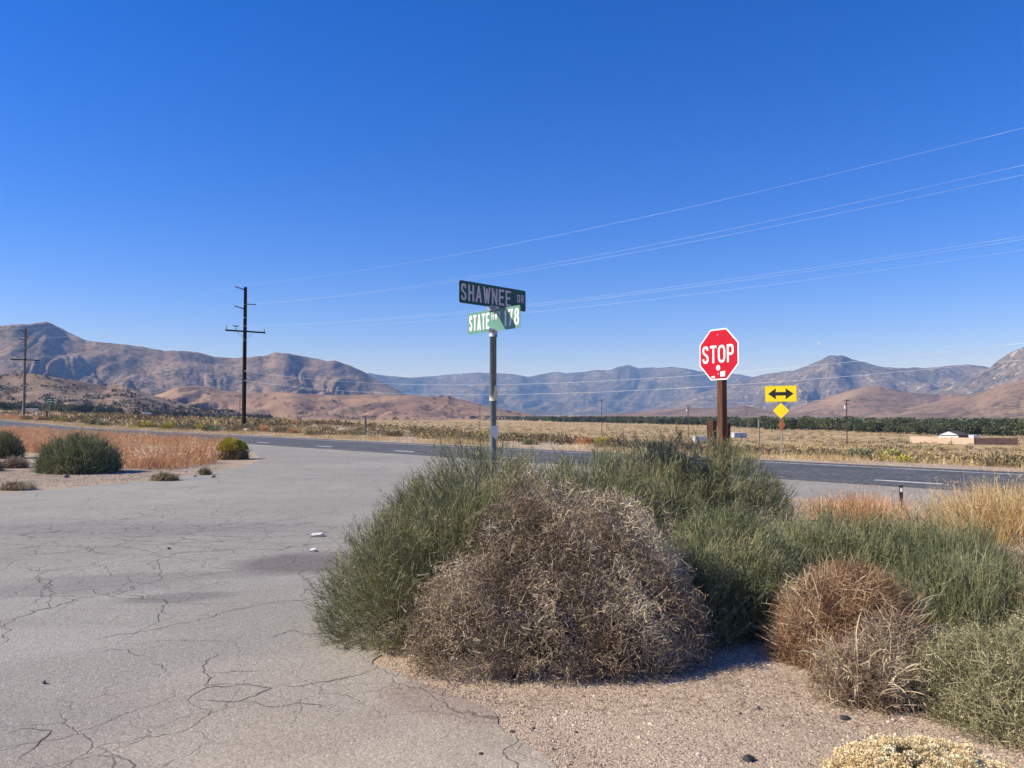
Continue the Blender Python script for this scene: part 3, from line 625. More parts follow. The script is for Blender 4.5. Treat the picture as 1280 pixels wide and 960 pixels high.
for (px, py, w, hh, lb) in ((18, 586, 40, 16, 'low grey tumbleweed beside the rounded grey green bush'), (-14, 590, 40, 18, 'low brown tumbleweed at the foot of the dark green bush'),
                            (206, 602, 34, 9, 'tiny dark grey shrub flat on the bare dirt near the pavement'),
                            (257, 594, 12, 5, 'tiny grey sprig on the rounded corner near the rabbitbrush'), (22, 614, 46, 8, 'flat dark dead shrub on the dirt at the pavement edge')):
    x, y, r, h = bush_px(px, py, w, hh)
    twiggy_bush('shrub', lb, (x, y, 0), [(0, 0, 0, r, r * .7, h * .9)], M_brown if w > 34 else M_scrub, M_branch, 1600, L=(.08, .22), w=.011, seed=px % 17 + 20, bits=.5, bit=.03)

def in_poly(x, y, poly):
    x = np.asarray(x); y = np.asarray(y); ins = np.zeros(x.shape, bool); n = len(poly)
    for i in range(n):
        x1, y1 = poly[i]; x2, y2 = poly[(i + 1) % n]
        c = ((y1 > y) != (y2 > y)) & (x < (x2 - x1) * (y - y1) / (y2 - y1 + 1e-12) + x1); ins ^= c
    return ins
def grass_stuff(name, label, poly, n, h, w, mat, kind='stuff', clump=0.9, lean=0.35, S=2, cat='grass', heads=0.0, dens_sc=0.35, thr=-0.25):
    P = np.array(poly); lo, hi = P.min(0), P.max(0); out = []; tot = 0
    while tot < n:
        q = lo + (hi - lo) * rng.random((n * 2, 2)); k = in_poly(q[:, 0], q[:, 1], poly)
        k &= (perlin(q[:, 0] * dens_sc, q[:, 1] * dens_sc, 33) + 0.5 * perlin(q[:, 0] * dens_sc * 3, q[:, 1] * dens_sc * 3, 34)) > thr + rng.random(len(q)) * .4 - .2
        q = q[k]; out.append(q); tot += len(q)
    q = np.concatenate(out)[:n]; st = np.stack([q[:, 0], q[:, 1], zf(q[:, 0], q[:, 1])], -1)
    d = unit(np.array([0, 0, 1.0]) + rng.normal(size=(n, 3)) * lean)
    hh = rng.uniform(h[0], h[1], n) * (0.75 + 0.5 * np.clip(perlin(q[:, 0] * .5, q[:, 1] * .5, 36) + .5, 0, 1))
    pts = walk(st - np.array([0, 0, .01]), d, hh, S, 0.12, 0); ti = tint_at(st, 0, 1, .6, 9)
    v = Veg().rib(pts, w, ti, .6)
    if heads:
        m = int(n * heads); i = rng.integers(0, n, m); b = pts[i, -1] + rng.normal(size=(m, 3)) * .03
        v.leaves(b, rng.uniform(.04, .09, m), np.clip(ti[i] + .1, 0, 1), d[i] + rng.normal(size=(m, 3)) * .8, .3)
    return tag(v.build(name, mat), label, cat, kind='stuff')
isl = [gpx(270, 580), gpx(215, 588), gpx(150, 586), gpx(90, 574), gpx(40, 566), gpx(-40, 560)] + [sn(-82, 6), sn(-88, 16.6), sn(-38, 16.6)] + [gpx(292, 557), gpx(268, 562)]
grass_stuff('dry_grass', 'orange brown dry grass filling the island behind the rounded bush', isl, 64000, (.2, .58), .011, M_grass_o, heads=.7, lean=.5, dens_sc=.24, thr=-.05)
grass_stuff('dry_grass', 'pale straw stalks mixed through the orange island grass', isl, 9000, (.25, .7), .009, M_grass_g, lean=.6, dens_sc=.3, thr=.05)
grass_stuff('dry_grass', 'golden dry grass strip along the far edge of the highway', [sn(-160, 25.4), sn(30, 25.4), sn(30, 29.5), sn(-160, 29.5)], 60000, (.08, .34), .012, M_grass_g, S=1, dens_sc=.25, thr=-.15, lean=.5)
grass_stuff('dry_grass', 'pale straw litter along the shoulder beyond the highway', [sn(-200, 24.75), sn(40, 24.75), sn(40, 26.3), sn(-200, 26.3)], 16000, (.04, .14), .022, M_straw, S=1, lean=1.0)
grass_stuff('dry_grass', 'thin orange grass on the shoulder mound beside the distant curve of highway', [sn(-220, 25.4), sn(-160, 25.4), sn(-160, 34), sn(-220, 34)], 9000, (.3, .8), .03, M_grass_o)
def tuft(label, px, Y, rad, h, n, mat, w=.006):
    b = gpz(px, Y); q = rng.normal(size=(n, 2)) * rad * .45; st = np.concatenate([q, np.zeros((n, 1))], 1)
    d = unit(np.concatenate([q / rad * .5, np.ones((n, 1))], 1) + rng.normal(size=(n, 3)) * .22)
    pts = walk(st, d, rng.uniform(h * .45, h, n), 4, .1, -.03); v = Veg().rib(pts, w, rng.random(n), .6); m = n
    i = rng.integers(0, n, m); k = rng.integers(2, 5, m); v.rib(walk(pts[i, k], d[i] + rng.normal(size=(m, 3)) * .6, rng.uniform(.03, .1, m), 2, .2), w * .8, rng.random(m))
    o = v.build('grass_tuft', mat); o.location = b; return tag(o, label, 'grass', 'dry grass tufts by the shoulder')
tuft('orange dry grass tuft beside the small reflector post', 1078, 11.0, .45, .60, 1100, M_grass_o)
tuft('thin orange dry grass tuft behind the dark green bush mound', 1035, 12.0, .4, .38, 500, M_grass_o)
tuft('big golden dry grass clump beyond the wide green bush', 1262, 10.0, .75, .82, 4200, M_grass_g)
tuft('thin pale dry grass tuft beside the big golden clump', 1195, 10.6, .5, .55, 600, M_straw)

# ------------------------------------------------------------------ scrub beyond the highway
def scrub_proto(seed, mat, n=700, r=.6, h=.55):
    lob = [(0, 0, 0, r, r, h), (r * .5, r * .2, 0, r * .6, r * .6, h * .75)]
    p, d = dome_pts(lob, n, .5, 0.02); dr = unit(d + np.array([0, 0, .7]) + rng.normal(size=(n, 3)) * .35)
    v = Veg().leaves(p - dr * .05, rng.uniform(.07, .16, n), tint_at(p, 0, 1, 2, seed), dr, .4)
    st = np.zeros((110, 3)); k = np.linspace(0, 1, 3)[None, :, None]; v.rib(st[:, None] * (1 - k) + p[:110][:, None] * k, .02, .1)
    V = np.concatenate(v.V); Fq = np.concatenate(v.F); T = np.concatenate(v.T); return V, Fq, T
scr_kinds = [(M_scrub, 'grey brown sagebrush beyond the highway'), (M_rabbit, 'yellow green rabbitbrush beyond the highway'), (M_green2, 'grey green desert bush beyond the highway'), (M_grass_o, 'rusty dry bush beyond the highway')]
SCR = []
for kd, (mt, lb) in enumerate(scr_kinds):
    for s in range(3):
        V, Fq, T = scrub_proto(s + kd * 5, mt, r=.55 + .12 * s, h=.5 + .08 * s); SCR.append((kd, V, Fq, T))
protos = {}
def scrub_at(i, x, y, sc, rz):
    kd, V, Fq, T = SCR[i]
    if i not in protos:
        o = mesh_np('sagebrush' if kd != 1 else 'rabbitbrush', V, Fq, scr_kinds[kd][0], None, {'tint': T}); protos[i] = o
    else:
        o = protos[i].copy(); COL.objects.link(o)
    o.location = (x, y, zat(x, y) - .02); o.rotation_euler = (0, 0, rz); o.scale = sc
    return tag(o, ('large ' if sc[0] > 1.05 else 'low ' if sc[0] < .8 else 'middling ') + scr_kinds[kd][1], 'bush', scr_kinds[kd][1].split(' beyond')[0] + ' scattered beyond the highway')
# the plainly visible ones by the road, left to right
for (px, n_, kd, s) in ((66, 31, 2, 1.5), (80, 30, 1, 1.5), (108, 33, 1, 1.2), (118, 29, 2, 1.9), (128, 29, 2, 1.4), (178, 30, 1, 1.5), (186, 31, 1, 1.2), (208, 28.5, 1, 1.35), (214, 33, 1, 1.6), (228, 29, 2, 1.2), (237, 29.5, 2, 1.1),
                        (262, 29, 2, 1.4), (270, 30, 2, 1.1), (293, 30, 0, 1.2), (318, 31, 0, 1.1), (330, 32, 3, 1.3), (352, 31, 0, 1.1)):
    Y = n_ / (NX * (px - 640) / F_PX + NY); x = (px - 640) / F_PX * Y
    scrub_at(kd * 3 + int(rng.integers(3)), x, Y, (s, s, s * rng.uniform(.8, 1.0)), rng.uniform(0, 6.28))
cnt = 0
while cnt < 190:
    px = rng.uniform(-30, 1310); n_ = 28.5 + 42 * rng.random() ** 1.5; Y = n_ / (NX * (px - 640) / F_PX + NY); x = (px - 640) / F_PX * Y
    if UX * x + UY * Y < -230: continue
    kd = rng.choice(4, p=[.62, .1, .2, .08]); s = rng.uniform(.55, 1.25)
    scrub_at(kd * 3 + int(rng.integers(3)), x, Y, (s, s, s * rng.uniform(.7, 1.0)), rng.uniform(0, 6.28)); cnt += 1
# the rest of the brush: one mass
def scrub_mass(N, r0, r1, L, s0, s1, leaf):
    m = N * 8; r_ = np.exp(rng.uniform(math.log(r0), math.log(r1), m)); az = rng.uniform(-.70, .70, m); x = r_ * np.sin(az); y = r_ * np.cos(az)
    n_ = NX * x + NY * y
    k = (n_ > 29.5) & ((perlin(x / 18, y / 18, 51) + .5 * perlin(x / 60, y / 60, 52)) > -.25 + .5 * (rng.random(m) - .5)) & (n_ < 640)
    x, y, r_ = x[k][:N], y[k][:N], r_[k][:N]; n = len(x); z = zf(x, y); size = rng.uniform(s0, s1, n)
    c = np.stack([x, y, z], -1); d = rnd_dir(n * L).reshape(n, L, 3); d[..., 2] = np.abs(d[..., 2])
    p = c[:, None] + d * size[:, None, None] * np.array([1.25, 1.25, .75]) * rng.uniform(.45, 1, (n, L, 1))
    base = np.clip(.42 + .6 * perlin(x / 25, y / 25, 53) + rng.normal(size=n) * .25, 0, 1)
    ti = np.clip(np.repeat(base, L) + rng.normal(size=n * L) * .12, 0, 1); sz = np.repeat(size, L) * rng.uniform(leaf * .7, leaf * 1.3, n * L)
    return p.reshape(-1, 3), sz, ti, (d + np.array([0, 0, .2])).reshape(-1, 3) + rng.normal(size=(n * L, 3)) * .6
_a = scrub_mass(1900, 33, 120, 60, .22, .65, .21); _b = scrub_mass(8500, 100, 1100, 18, .35, 1.0, .46)
P, sz, ti, dr = [np.concatenate(q) for q in zip(_a, _b)]
M_mass = leafy('far_brush', [(0, (0.15, 0.11, 0.07)), (0.3, (0.28, 0.205, 0.12)), (0.55, (0.25, 0.21, 0.09)), (0.75, (0.39, 0.315, 0.14)), (1, (0.58, 0.40, 0.20))])
tag(Veg().tris(P, sz, ti, dr, .8).build('sagebrush_scrub', M_mass), 'grey and olive desert brush covering the flat valley floor', 'scrub', kind='stuff')
# shrubs dotted over the near hills
def hill_shrubs(g, N, size, label, seed, bias):
    X, Y, Z = g; h_, w_ = X.shape; hh = int(h_ * .8); i = rng.integers(2, hh - 1, N * 3); j = rng.integers(0, w_ - 1, N * 3); f = rng.random((2, N * 3))
    def lerp(A): return (A[i, j] * (1 - f[0]) + A[i + 1, j] * f[0]) * (1 - f[1]) + (A[i, j + 1] * (1 - f[0]) + A[i + 1, j + 1] * f[0]) * f[1]
    x, y, z = lerp(X), lerp(Y), lerp(Z); k = perlin(x / 90, y / 90, seed) + .6 * perlin(x / 30, y / 30, seed + 1) > bias + .5 * (rng.random(len(x)) - .5)
    c = np.stack([x, y, z], -1)[k][:N]; n = len(c); L = 14; s = size * rng.uniform(.5, 1.5, n) ** 1.5
    d = rnd_dir(n * L).reshape(n, L, 3); p = c[:, None] + np.abs(d) * np.sign(d) * s[:, None, None] * np.array([1, 1, .7]) * .7 + np.array([0, 0, 1]) * s[:, None, None] * .4
    tag(Veg().leaves(p.reshape(-1, 3), np.repeat(s, L) * .8, np.repeat(rng.random(n), L) * .8, d.reshape(-1, 3), .7).build('hill_scrub', M_hs), label, 'scrub', kind='stuff')
M_hs = leafy('hill_shrub_leaves', [(0, (0.035, 0.04, 0.022)), (1, (0.09, 0.085, 0.05))])
hill_shrubs(g2, 2200, 2.0, 'dark shrubs dotted over the brown hill', 61, .0)
hill_shrubs(g3, 500, 2.2, 'sparse dark shrubs on the bare orange brown hills', 66, .3)

# ------------------------------------------------------------------ trees
def tree_mesh(seed, h=7.5, r=3.2, n=950):
    v = Veg(); lob = []
    for k in range(7):
        a = rng.uniform(0, 6.28); q = r * rng.uniform(0, .55); lob.append((q * math.cos(a), q * math.sin(a), h * rng.uniform(.36, .7), r * rng.uniform(.42, .6), r * rng.uniform(.42, .6), h * rng.uniform(.2, .3)))
    L = np.array(lob); i = rng.integers(0, 7, n); d = rnd_dir(n); p = L[i, :3] + d * L[i, 3:6] * rng.uniform(.7, 1.05, (n, 1)); p[:, 2] = np.maximum(p[:, 2], h * .1)
    v.leaves(p, rng.uniform(.35, .7, n), np.clip((.2, .5, .75, .35, .6)[seed % 5] + .25 * rng.normal(size=7)[i] + rng.normal(size=n) * .15, 0, 1), d + rng.normal(size=(n, 3)) * .9, .8)
    low = rnd_dir(90) * np.array([r * .7, r * .7, h * .2]) + np.array([0, 0, h * .25]); v.leaves(low, rng.uniform(.6, 1.1, 90), .2, None, .7)
    crown = mesh_np('crown', np.concatenate(v.V), np.concatenate(v.F), M_tree, None, {'tint': np.concatenate(v.T)})
    mb = MB().tube([(0, 0, -.3), (.05, 0, h * .2), (.1, .05, h * .5)], [h * .035, h * .028, h * .015], 6)
    for k in range(4):
        a = k * 1.6 + seed; mb.tube([(.05, 0, h * .22), (r * .45 * math.cos(a), r * .45 * math.sin(a), h * .55)], [h * .016, h * .006], 5)
    trunk = mb.build('trunk', M_trunk); return crown, trunk
TP = [tree_mesh(s, 6.8 + .4 * (s % 3), 3.9 + .4 * (s % 2)) for s in range(5)]
TK = ['dark green', 'mid green', 'pale olive green', 'deep green', 'grey green']
tree_used = set()
def tree_at(px, Y, sc, label, group, k, wid=1.0):
    b = gpz(px, Y); t = empty('tree', b, rng.uniform(0, 6.28)); t.scale = (sc * wid, sc * wid, sc); tag(t, label, 'tree', group)
    for src in TP[k]:
        c = src if k not in tree_used else src.copy()
        if k in tree_used: COL.objects.link(c)
        c.parent = t
    tree_used.add(k)
def right_line(px): return float(np.interp(px, [560, 660, 780, 880, 960, 1100, 1280, 1400], [1500, 1080, 860, 680, 480, 410, 350, 330]))
for row in range(2):
    px = 1310.0 - 4 * row
    while px > 690:
        Y = right_line(px) * (1 + .05 * row) + rng.uniform(-6, 6)
        k = int(rng.integers(5)); sc = rng.uniform(.72, 1.22) * (.9 if row == 0 else 1.08); tree_at(px, Y, sc, f"{'tall' if sc > .97 else 'low'} {TK[k]} tree in the orchard row across the valley", 'orchard trees across the valley', k, 1.05 if sc > .9 else 1.25)
        px -= 5.0 / Y * F_PX * rng.uniform(.75, 1.2)
for px in np.arange(2, 296, 4.6):
    if 148 < px < 182 and rng.random() < .75: continue
    Y = 700 + 120 * rng.random() + (120 if px > 180 else 0); k = int(rng.integers(5)); sc = rng.uniform(.8, 1.25) * (1.25 if px < 150 else 1.0) * (.65 if px > 262 else 1); tree_at(px + rng.uniform(-2, 2), Y, sc, f"{'tall' if sc > 1.1 else 'low'} {TK[k]} tree at the foot of the shrub dotted hill", 'trees at the hill foot', k, 1.2)
def wood():                                          # farther tree rows as one mass
    N = 900; px = rng.uniform(545, 1330, N); Y = np.array([right_line(p) for p in px]) * (1.1 + .9 * rng.random(N) ** 1.5); x = (px - 640) / F_PX * Y; z = zf(x, Y); n = N; L = 60
    d = rnd_dir(n * L).reshape(n, L, 3); h = rng.uniform(4.5, 6.4, n); p = np.stack([x, Y, z + h * .5], -1)[:, None] + d * np.array([3.4, 3.4, 1]) * np.stack([np.ones(n), np.ones(n), h * .5], -1)[:, None]
    tag(Veg().leaves(p.reshape(-1, 3), rng.uniform(1.2, 2.2, n * L), np.clip(np.repeat(rng.uniform(.2, .7, n), L) + rng.normal(size=n * L) * .12, 0, 1), d.reshape(-1, 3), .8).build('orchard', M_tree), 'dark green orchard rows receding behind the front trees', 'orchard', kind='stuff')
wood()

# ------------------------------------------------------------------ utility poles and wires
M_pole = plain('tarred_pole', (0.022, 0.018, 0.016), 0.9, 0.15, var=.3); M_pole_g = plain('weathered_pole', (0.16, 0.145, 0.13), .9, .15, var=.3)
M_pole_b = plain('brown_pole', (0.075, 0.05, 0.038), .9, .15, var=.3); M_metal = plain('galvanised_steel', (0.42, 0.43, 0.43), .45, .5, .7, var=.2)
M_ins = plain('grey_insulator', (0.30, 0.29, 0.28), .4, .5, var=.1); M_wire = plain('aluminium_wire', (0.58, 0.59, 0.60), .4, .5, .3, var=.08); M_wire_d = plain('comms_cable', (0.30, 0.29, 0.28), .6, .3, var=.2)
LD = Vector((65.1, -58, 0)).normalized(); AD = Vector((.79, .61, 0)); 
def big_pole(base, H, mat, label, zs, mat_arm):
    rz = math.atan2(AD.y, AD.x); t = empty('utility_pole', base, rz); tag(t, label, 'utility pole')
    MB().tube([(0, 0, -.5), (0, 0, H * .5), (0, 0, H)], [.29, .25, .2], 12).build('pole', mat, t, True)
    ups = [(-1, zs[0]), (1, zs[1]), (-1, zs[2])]; att = []
    for sd, z in ups:
        a = MB().tube([(sd * .15, 0, z - .22), (sd * 1.35, 0, z - .1 + (.14 if sd < 0 else -.06))], [.07, .05], 8).build('arm', mat_arm, t)
        zt = z - .1 + (.14 if sd < 0 else -.06)
        MB().tube([(sd * 1.35, 0, zt - .1), (sd * 1.35, 0, zt + .12)], .07, 8).build('insulator', M_ins, a); att.append((sd * 1.35, zt + .12))
    zc = zs[3]; arm = MB().box((0, -.27, zc), (5.2, .13, .2)).build('crossarm', mat_arm, t)
    for x_ in (-2.45, -1.25, 2.45):
        MB().tube([(x_, -.27, zc + .1), (x_, -.27, zc + .55)], [.05, .07], 8).build('insulator', M_ins, arm); att.append((x_, zc + .55))
    MB().box((-1.25, -.27, zc + .62), (.75, .12, .12)).build('cutout_switch', mat_arm, arm)
    for sd in (-1, 1): MB().bar((sd * 1.15, -.2, zc - .08), (sd * .2, -.2, zc - .8), .05, .05).build('brace', M_metal, t)
    for z in zs[4:]:
        MB().box((0, -.27, z), (.22, .16, .14)).build('cable_clamp', M_metal, t); att.append((.0, z))
    for z in (H * .78, H * .62): MB().tube([(0, 0, z - .03), (0, 0, z + .03)], .255, 12).build('band', M_metal, t)
    R = Matrix.Rotation(rz, 4, 'Z'); return [Vector(base) + R @ Vector((a, -.27 if k > 2 else 0, z)) for k, (a, z) in enumerate(att)]
P1b = gpz(305, 100); 
def hz(py, Y, b): return place(640, py, Y).z - b.z
Z1 = [hz(q, 100, P1b) for q in (360, 378, 384, 414.5, 464, 476)]
A1 = big_pole(P1b, hz(359, 100, P1b), M_pole, 'tall dark utility pole with three upper arms standing beyond the highway', Z1, M_pole)
P0b = gpz(30, 158); Z0 = [hz(q, 158, P0b) for q in (413, 421, 424, 450, 482, 490)]
A0 = big_pole(P0b, hz(410, 158, P0b), M_pole_g, 'weathered grey utility pole before the shrub dotted hill', Z0, M_pole)
Pm = gpz(-130, 216); Pm = Vector((P0b.x * 2 - P1b.x, P0b.y * 2 - P1b.y, 0)); Pm.z = zat(Pm.x, Pm.y)
Am = [a + (Pm - P0b) + Vector((0, 0, 1.0)) for a in A0]
P2b = Vector((2 * P1b.x - P0b.x, 2 * P1b.y - P0b.y, 0)); P2b.z = zat(P2b.x, P2b.y)
END = [162, 208, 220, 296, 300, 313, 429, 450]; SAG = [1.3, 1.3, 1.3, 1.15, 1.15, 1.15, 2.2, 2.0]
A2 = []
for k, a in enumerate(A1):
    b = Vector((a.x + P2b.x - P1b.x, a.y + P2b.y - P1b.y, 0))
    # where the wire crosses the picture's right edge it must stand at the height seen there
    q = (1280 - 640) / F_PX; t_ = (q * a.y - a.x) / ((b.x - a.x) - q * (b.y - a.y)); yq = a.y + (b.y - a.y) * t_
    zq = place(1280, END[k], yq).z; b.z = a.z + (zq - a.z + 4 * SAG[k] * t_ * (1 - t_)) / t_; A2.append(b)
WL = ['topmost power line wire strung from the tall dark pole', 'upper power line wire on the outer arm of the tall dark pole', 'third power line wire below the upper arms of the dark pole',
      'crossarm wire on the near end of the dark pole crossarm', 'crossarm wire beside the switch on the dark pole crossarm', 'crossarm wire on the far end of the dark pole crossarm',
      'upper sagging cable below the crossarm of the dark pole', 'lower sagging cable below the crossarm of the dark pole']
def sagline(a, b, s, n=22): return [a + (b - a) * (i / n) - Vector((0, 0, 4 * s * (i / n) * (1 - i / n))) for i in range(n + 1)]
for k in range(8):
    pts = sagline(Am[k], A0[k], SAG[k])[:-1] + sagline(A0[k], A1[k], SAG[k])[:-1] + sagline(A1[k], A2[k], SAG[k])
    o = MB().tube(pts, .005 if k < 6 else .0085, 5).build('power_line', M_wire, None, True); tag(o, WL[k], 'wire', 'wires of the roadside pole line')
zA2 = [a.z - P2b.z for a in A2]; big_pole(P2b, zA2[0] + .3, M_pole, 'tall dark utility pole on the roadside past the yellow arrow sign', [zA2[0] - .3, zA2[1] + .2, zA2[2] - .3, zA2[3] - .55, zA2[6], zA2[7]], M_pole)

def small_pole(px, py_top, Y, label, arms=1, tr=False, mat=M_pole_b, r=.14):
    b = gpz(px, Y); H = place(640, py_top, Y).z - b.z; t = empty('utility_pole', b, .35); tag(t, label, 'utility pole')
    MB().tube([(0, 0, -.4), (0, 0, H)], [r, r * .75], 8).build('pole', mat, t, True)
    if arms: 
        a = MB().box((0, -r - .06, H - .35), (2.2, .1, .13)).build('crossarm', mat, t)
        for x_ in (-1, 0, 1): MB().tube([(x_, -r - .06, H - .28), (x_, -r - .06, H - .02)], .05, 6).build('insulator', M_ins, a)
        for sd in (-1, 1): MB().bar((sd * .7, -r - .03, H - .4), (0, -r - .03, H - .95), .05, .05).build('brace', M_metal, t)
    if arms > 1: MB().box((0, -r - .06, H - 1.3), (1.7, .1, .13)).build('crossarm', mat, t)
    if tr:
        MB().tube([(-.55, -.1, H - 2.6), (-.55, -.1, H - 1.65)], [.3, .3], 12).build('transformer', M_trans, t); MB().bar((-.3, -.1, H - 2.1), (0, 0, H - 2.1), .12, .12).build('bracket', M_metal, t)
    return b, H
M_trans = plain('pale_grey_transformer', (0.62, 0.63, 0.63), .4, .4, var=.08)
pa = small_pole(1058, 499, 205, 'brown pole with pale transformer in the brush before the orchard', 2, True)
pb = small_pole(752, 499.5, 330, 'thin brown pole with one crossarm alone in the brush', 1)
pc = small_pole(860, 506, 300, 'brown pole with two crossarms left of the stop sign stub post', 2, True)
small_pole(600, 503, 330, 'bare thin pole beside the street name post line', 0, r=.12)
small_pole(300, 494, 290, 'small brown pole close behind the tall dark pole', 1)
small_pole(845, 524, 330, 'short bare post in the brush before the orchard', 0, r=.12)
small_pole(175, 509, 330, 'short thin post before the hill foot trees', 0, r=.1)
def wire_far(a, b, s, label): tag(MB().tube(sagline(a, b, s), .02, 4).build('power_line', M_wire, None, True), label, 'wire')
ta = pa[0] + Vector((0, 0, pa[1] - .1)); te = place(1420, 511, 190); wire_far(ta, te, .8, 'thin wire running from the transformer pole past the walled house')
wire_far(ta, place(752, 500, 330), 1.0, 'thin wire between the transformer pole and the lone crossarm pole')
small_pole(1420, 510, 190, 'brown pole past the walled house', 1)

# ------------------------------------------------------------------ lettering: stroke alphabet
def cat_rom(p, n=6):
    p = [Vector((*q, 0)) for q in p]; q = [p[0] * 2 - p[1]] + p + [p[-1] * 2 - p[-2]]; out = []
    for i in range(1, len(q) - 2):
        for k in range(n):
            t = k / n; a, b, c, d = q[i - 1], q[i], q[i + 1], q[i + 2]
            out.append(.5 * ((2 * b) + (c - a) * t + (2 * a - 5 * b + 4 * c - d) * t * t + (3 * b - a - 3 * c + d) * t ** 3))
    out.append(p[-1]); return [(v.x, v.y) for v in out]
S_ = [(.94, .78), (.86, .93), (.68, .995), (.5, 1), (.3, .99), (.13, .92), (.06, .78), (.10, .66), (.28, .57), (.5, .5), (.74, .42), (.92, .32), (.96, .2), (.87, .07), (.7, .005), (.5, 0), (.28, .01), (.12, .08), (.05, .23)]
O_ = [(.5, 1), (.75, .98), (.93, .86), (1, .7), (1, .5), (1, .3), (.93, .14), (.75, .02), (.5, 0), (.25, .02), (.07, .14), (0, .3), (0, .5), (0, .7), (.07, .86), (.25, .98), (.5, 1)]
def half(y0, y1): m = (y0 + y1) / 2; return [(0, y1), (.5, y1), (.8, y1 - .02), (.95, y1 - .1 * (y1 - y0) - .03), (1, m), (.95, y0 + .1 * (y1 - y0) + .03), (.8, y0 + .02), (.5, y0), (0, y0)]
GL = {'S': [('c', S_)], 'O': [('c', O_)], 'T': [('l', [(0, 1), (1, 1)]), ('l', [(.5, 1), (.5, 0)])], 'P': [('l', [(0, 0), (0, 1)]), ('c', half(.45, 1))], 'R': [('l', [(0, 0), (0, 1)]), ('c', half(.48, 1)), ('l', [(.45, .48), (1, 0)])],
      'H': [('l', [(0, 0), (0, 1)]), ('l', [(1, 0), (1, 1)]), ('l', [(0, .52), (1, .52)])], 'A': [('l', [(0, 0), (.5, 1)]), ('l', [(.5, 1), (1, 0)]), ('l', [(.18, .3), (.82, .3)])], 'W': [('l', [(0, 1), (.26, 0)]), ('l', [(.26, 0), (.5, .9)]), ('l', [(.5, .9), (.74, 0)]), ('l', [(.74, 0), (1, 1)])],
      'N': [('l', [(0, 0), (0, 1)]), ('l', [(0, 1), (1, 0)]), ('l', [(1, 0), (1, 1)])], 'E': [('l', [(0, 0), (0, 1)]), ('l', [(0, 1), (1, 1)]), ('l', [(0, .52), (.85, .52)]), ('l', [(0, 0), (1, 0)])], 'D': [('l', [(0, 0), (0, 1)]), ('c', half(0, 1))],
      'Y': [('l', [(0, 1), (.5, .48)]), ('l', [(1, 1), (.5, .48)]), ('l', [(.5, .48), (.5, 0)])], '1': [('l', [(.5, 0), (.5, 1)]), ('l', [(.1, .82), (.5, 1)])], '7': [('l', [(0, 1), (1, 1)]), ('l', [(1, 1), (.35, 0)])],
      '8': [('c', [(.5, 1), (.8, .97), (.93, .77), (.8, .58), (.5, .52), (.2, .58), (.07, .77), (.2, .97), (.5, 1)]), ('c', [(.5, .52), (.85, .45), (1, .26), (.86, .05), (.5, 0), (.14, .05), (0, .26), (.15, .45), (.5, .52)])]}
def letter(ch, x0, z0, w, h, sw, y, mat, parent, name='letter', flip=1):
    mb = MB(); yy = y
    for typ, pl in GL[ch]:
        pl = [(x0 + sw / 2 + q[0] * (w - sw), z0 + sw / 2 + q[1] * (h - sw)) for q in pl]
        if typ == 'c': pl = cat_rom(pl)
        else:
            (ax, az), (bx, bz) = pl; l = math.hypot(bx - ax, bz - az); ex = sw / 2 / l
            pl = [(ax - (bx - ax) * ex, az - (bz - az) * ex), (bx + (bx - ax) * ex, bz + (bz - az) * ex)]
        n = len(pl); L = []
        for i in range(n):
            a = pl[max(i - 1, 0)]; b = pl[min(i + 1, n - 1)]; dx, dz = b[0] - a[0], b[1] - a[1]; l = math.hypot(dx, dz) or 1
            L.append(((pl[i][0] - dz / l * sw / 2, yy, pl[i][1] + dx / l * sw / 2), (pl[i][0] + dz / l * sw / 2, yy, pl[i][1] - dx / l * sw / 2)))
        for i in range(n - 1): mb.poly([L[i][0], L[i][1], L[i + 1][1], L[i + 1][0]])
        yy -= .0004 * flip
    o = mb.build(name, mat, parent); return o
def word(txt, x0, z0, h, wl, gap, sw, y, mat, parent):
    x_ = x0
    for ch in txt:
        w = wl * {'W': 1.25, '1': .55, 'A': 1.08}.get(ch, 1); letter(ch, x_, z0, w, h, sw, y, mat, parent); x_ += w + gap

def rrect(w, h, r, n=5, cx=0, cz=0):
    out = []
    for (sx, sz, a0) in ((1, 1, 0), (-1, 1, 90), (-1, -1, 180), (1, -1, 270)):
        for k in range(n + 1):
            a = math.radians(a0 + 90 * k / n); out.append((cx + sx * (w / 2 - r) + r * math.cos(a), cz + sz * (h / 2 - r) + r * math.sin(a)))
    return out
M_sred = plain('red_sheeting', (0.47, 0.004, 0.022), .6, .2, var=.08, scale=3); M_swhite = plain('white_sheeting', (0.80, 0.80, 0.80), .45, .4, var=.04, scale=6)
M_sgreen = plain('sunlit_green_sheeting', (0.12, 0.28, 0.215), .55, .3, var=.1, scale=5); M_sgreen_d = plain('unlit_green_sheeting', (0.015, 0.085, 0.075), .5, .4, var=.12, scale=5); M_syel = plain('yellow_sheeting', (0.83, 0.62, 0.01), .45, .4, var=.05, scale=3)  # street name green in two copies: pale for the sunlit plate, dark for the unlit
M_sblack = plain('black_print', (0.012, 0.012, 0.012), .6, .3, var=.1); M_letter = plain('unlit_white_letter', (0.62, 0.56, 0.55), .5, .4, var=.1); M_alu = plain('sign_back_aluminium', (0.40, 0.41, 0.42), .5, .5, .5, var=.15)  # SHAWNEE DR lettering is white greyed down to paint its unlit face
M_wood = None
def mat_wood(name, c):
    t = NT(name, .85, .2); p = t.pos((9, 9, .8), obj=True); f = t.noise(p, 3.0, 6, .65, 1.0); t.col(t.mix(t.ramp(f, [(.35, 0), (.65, 1)]), tuple(v * .5 for v in c), tuple(v * 1.35 for v in c))); t.bump(f, .5, .01); return t.m
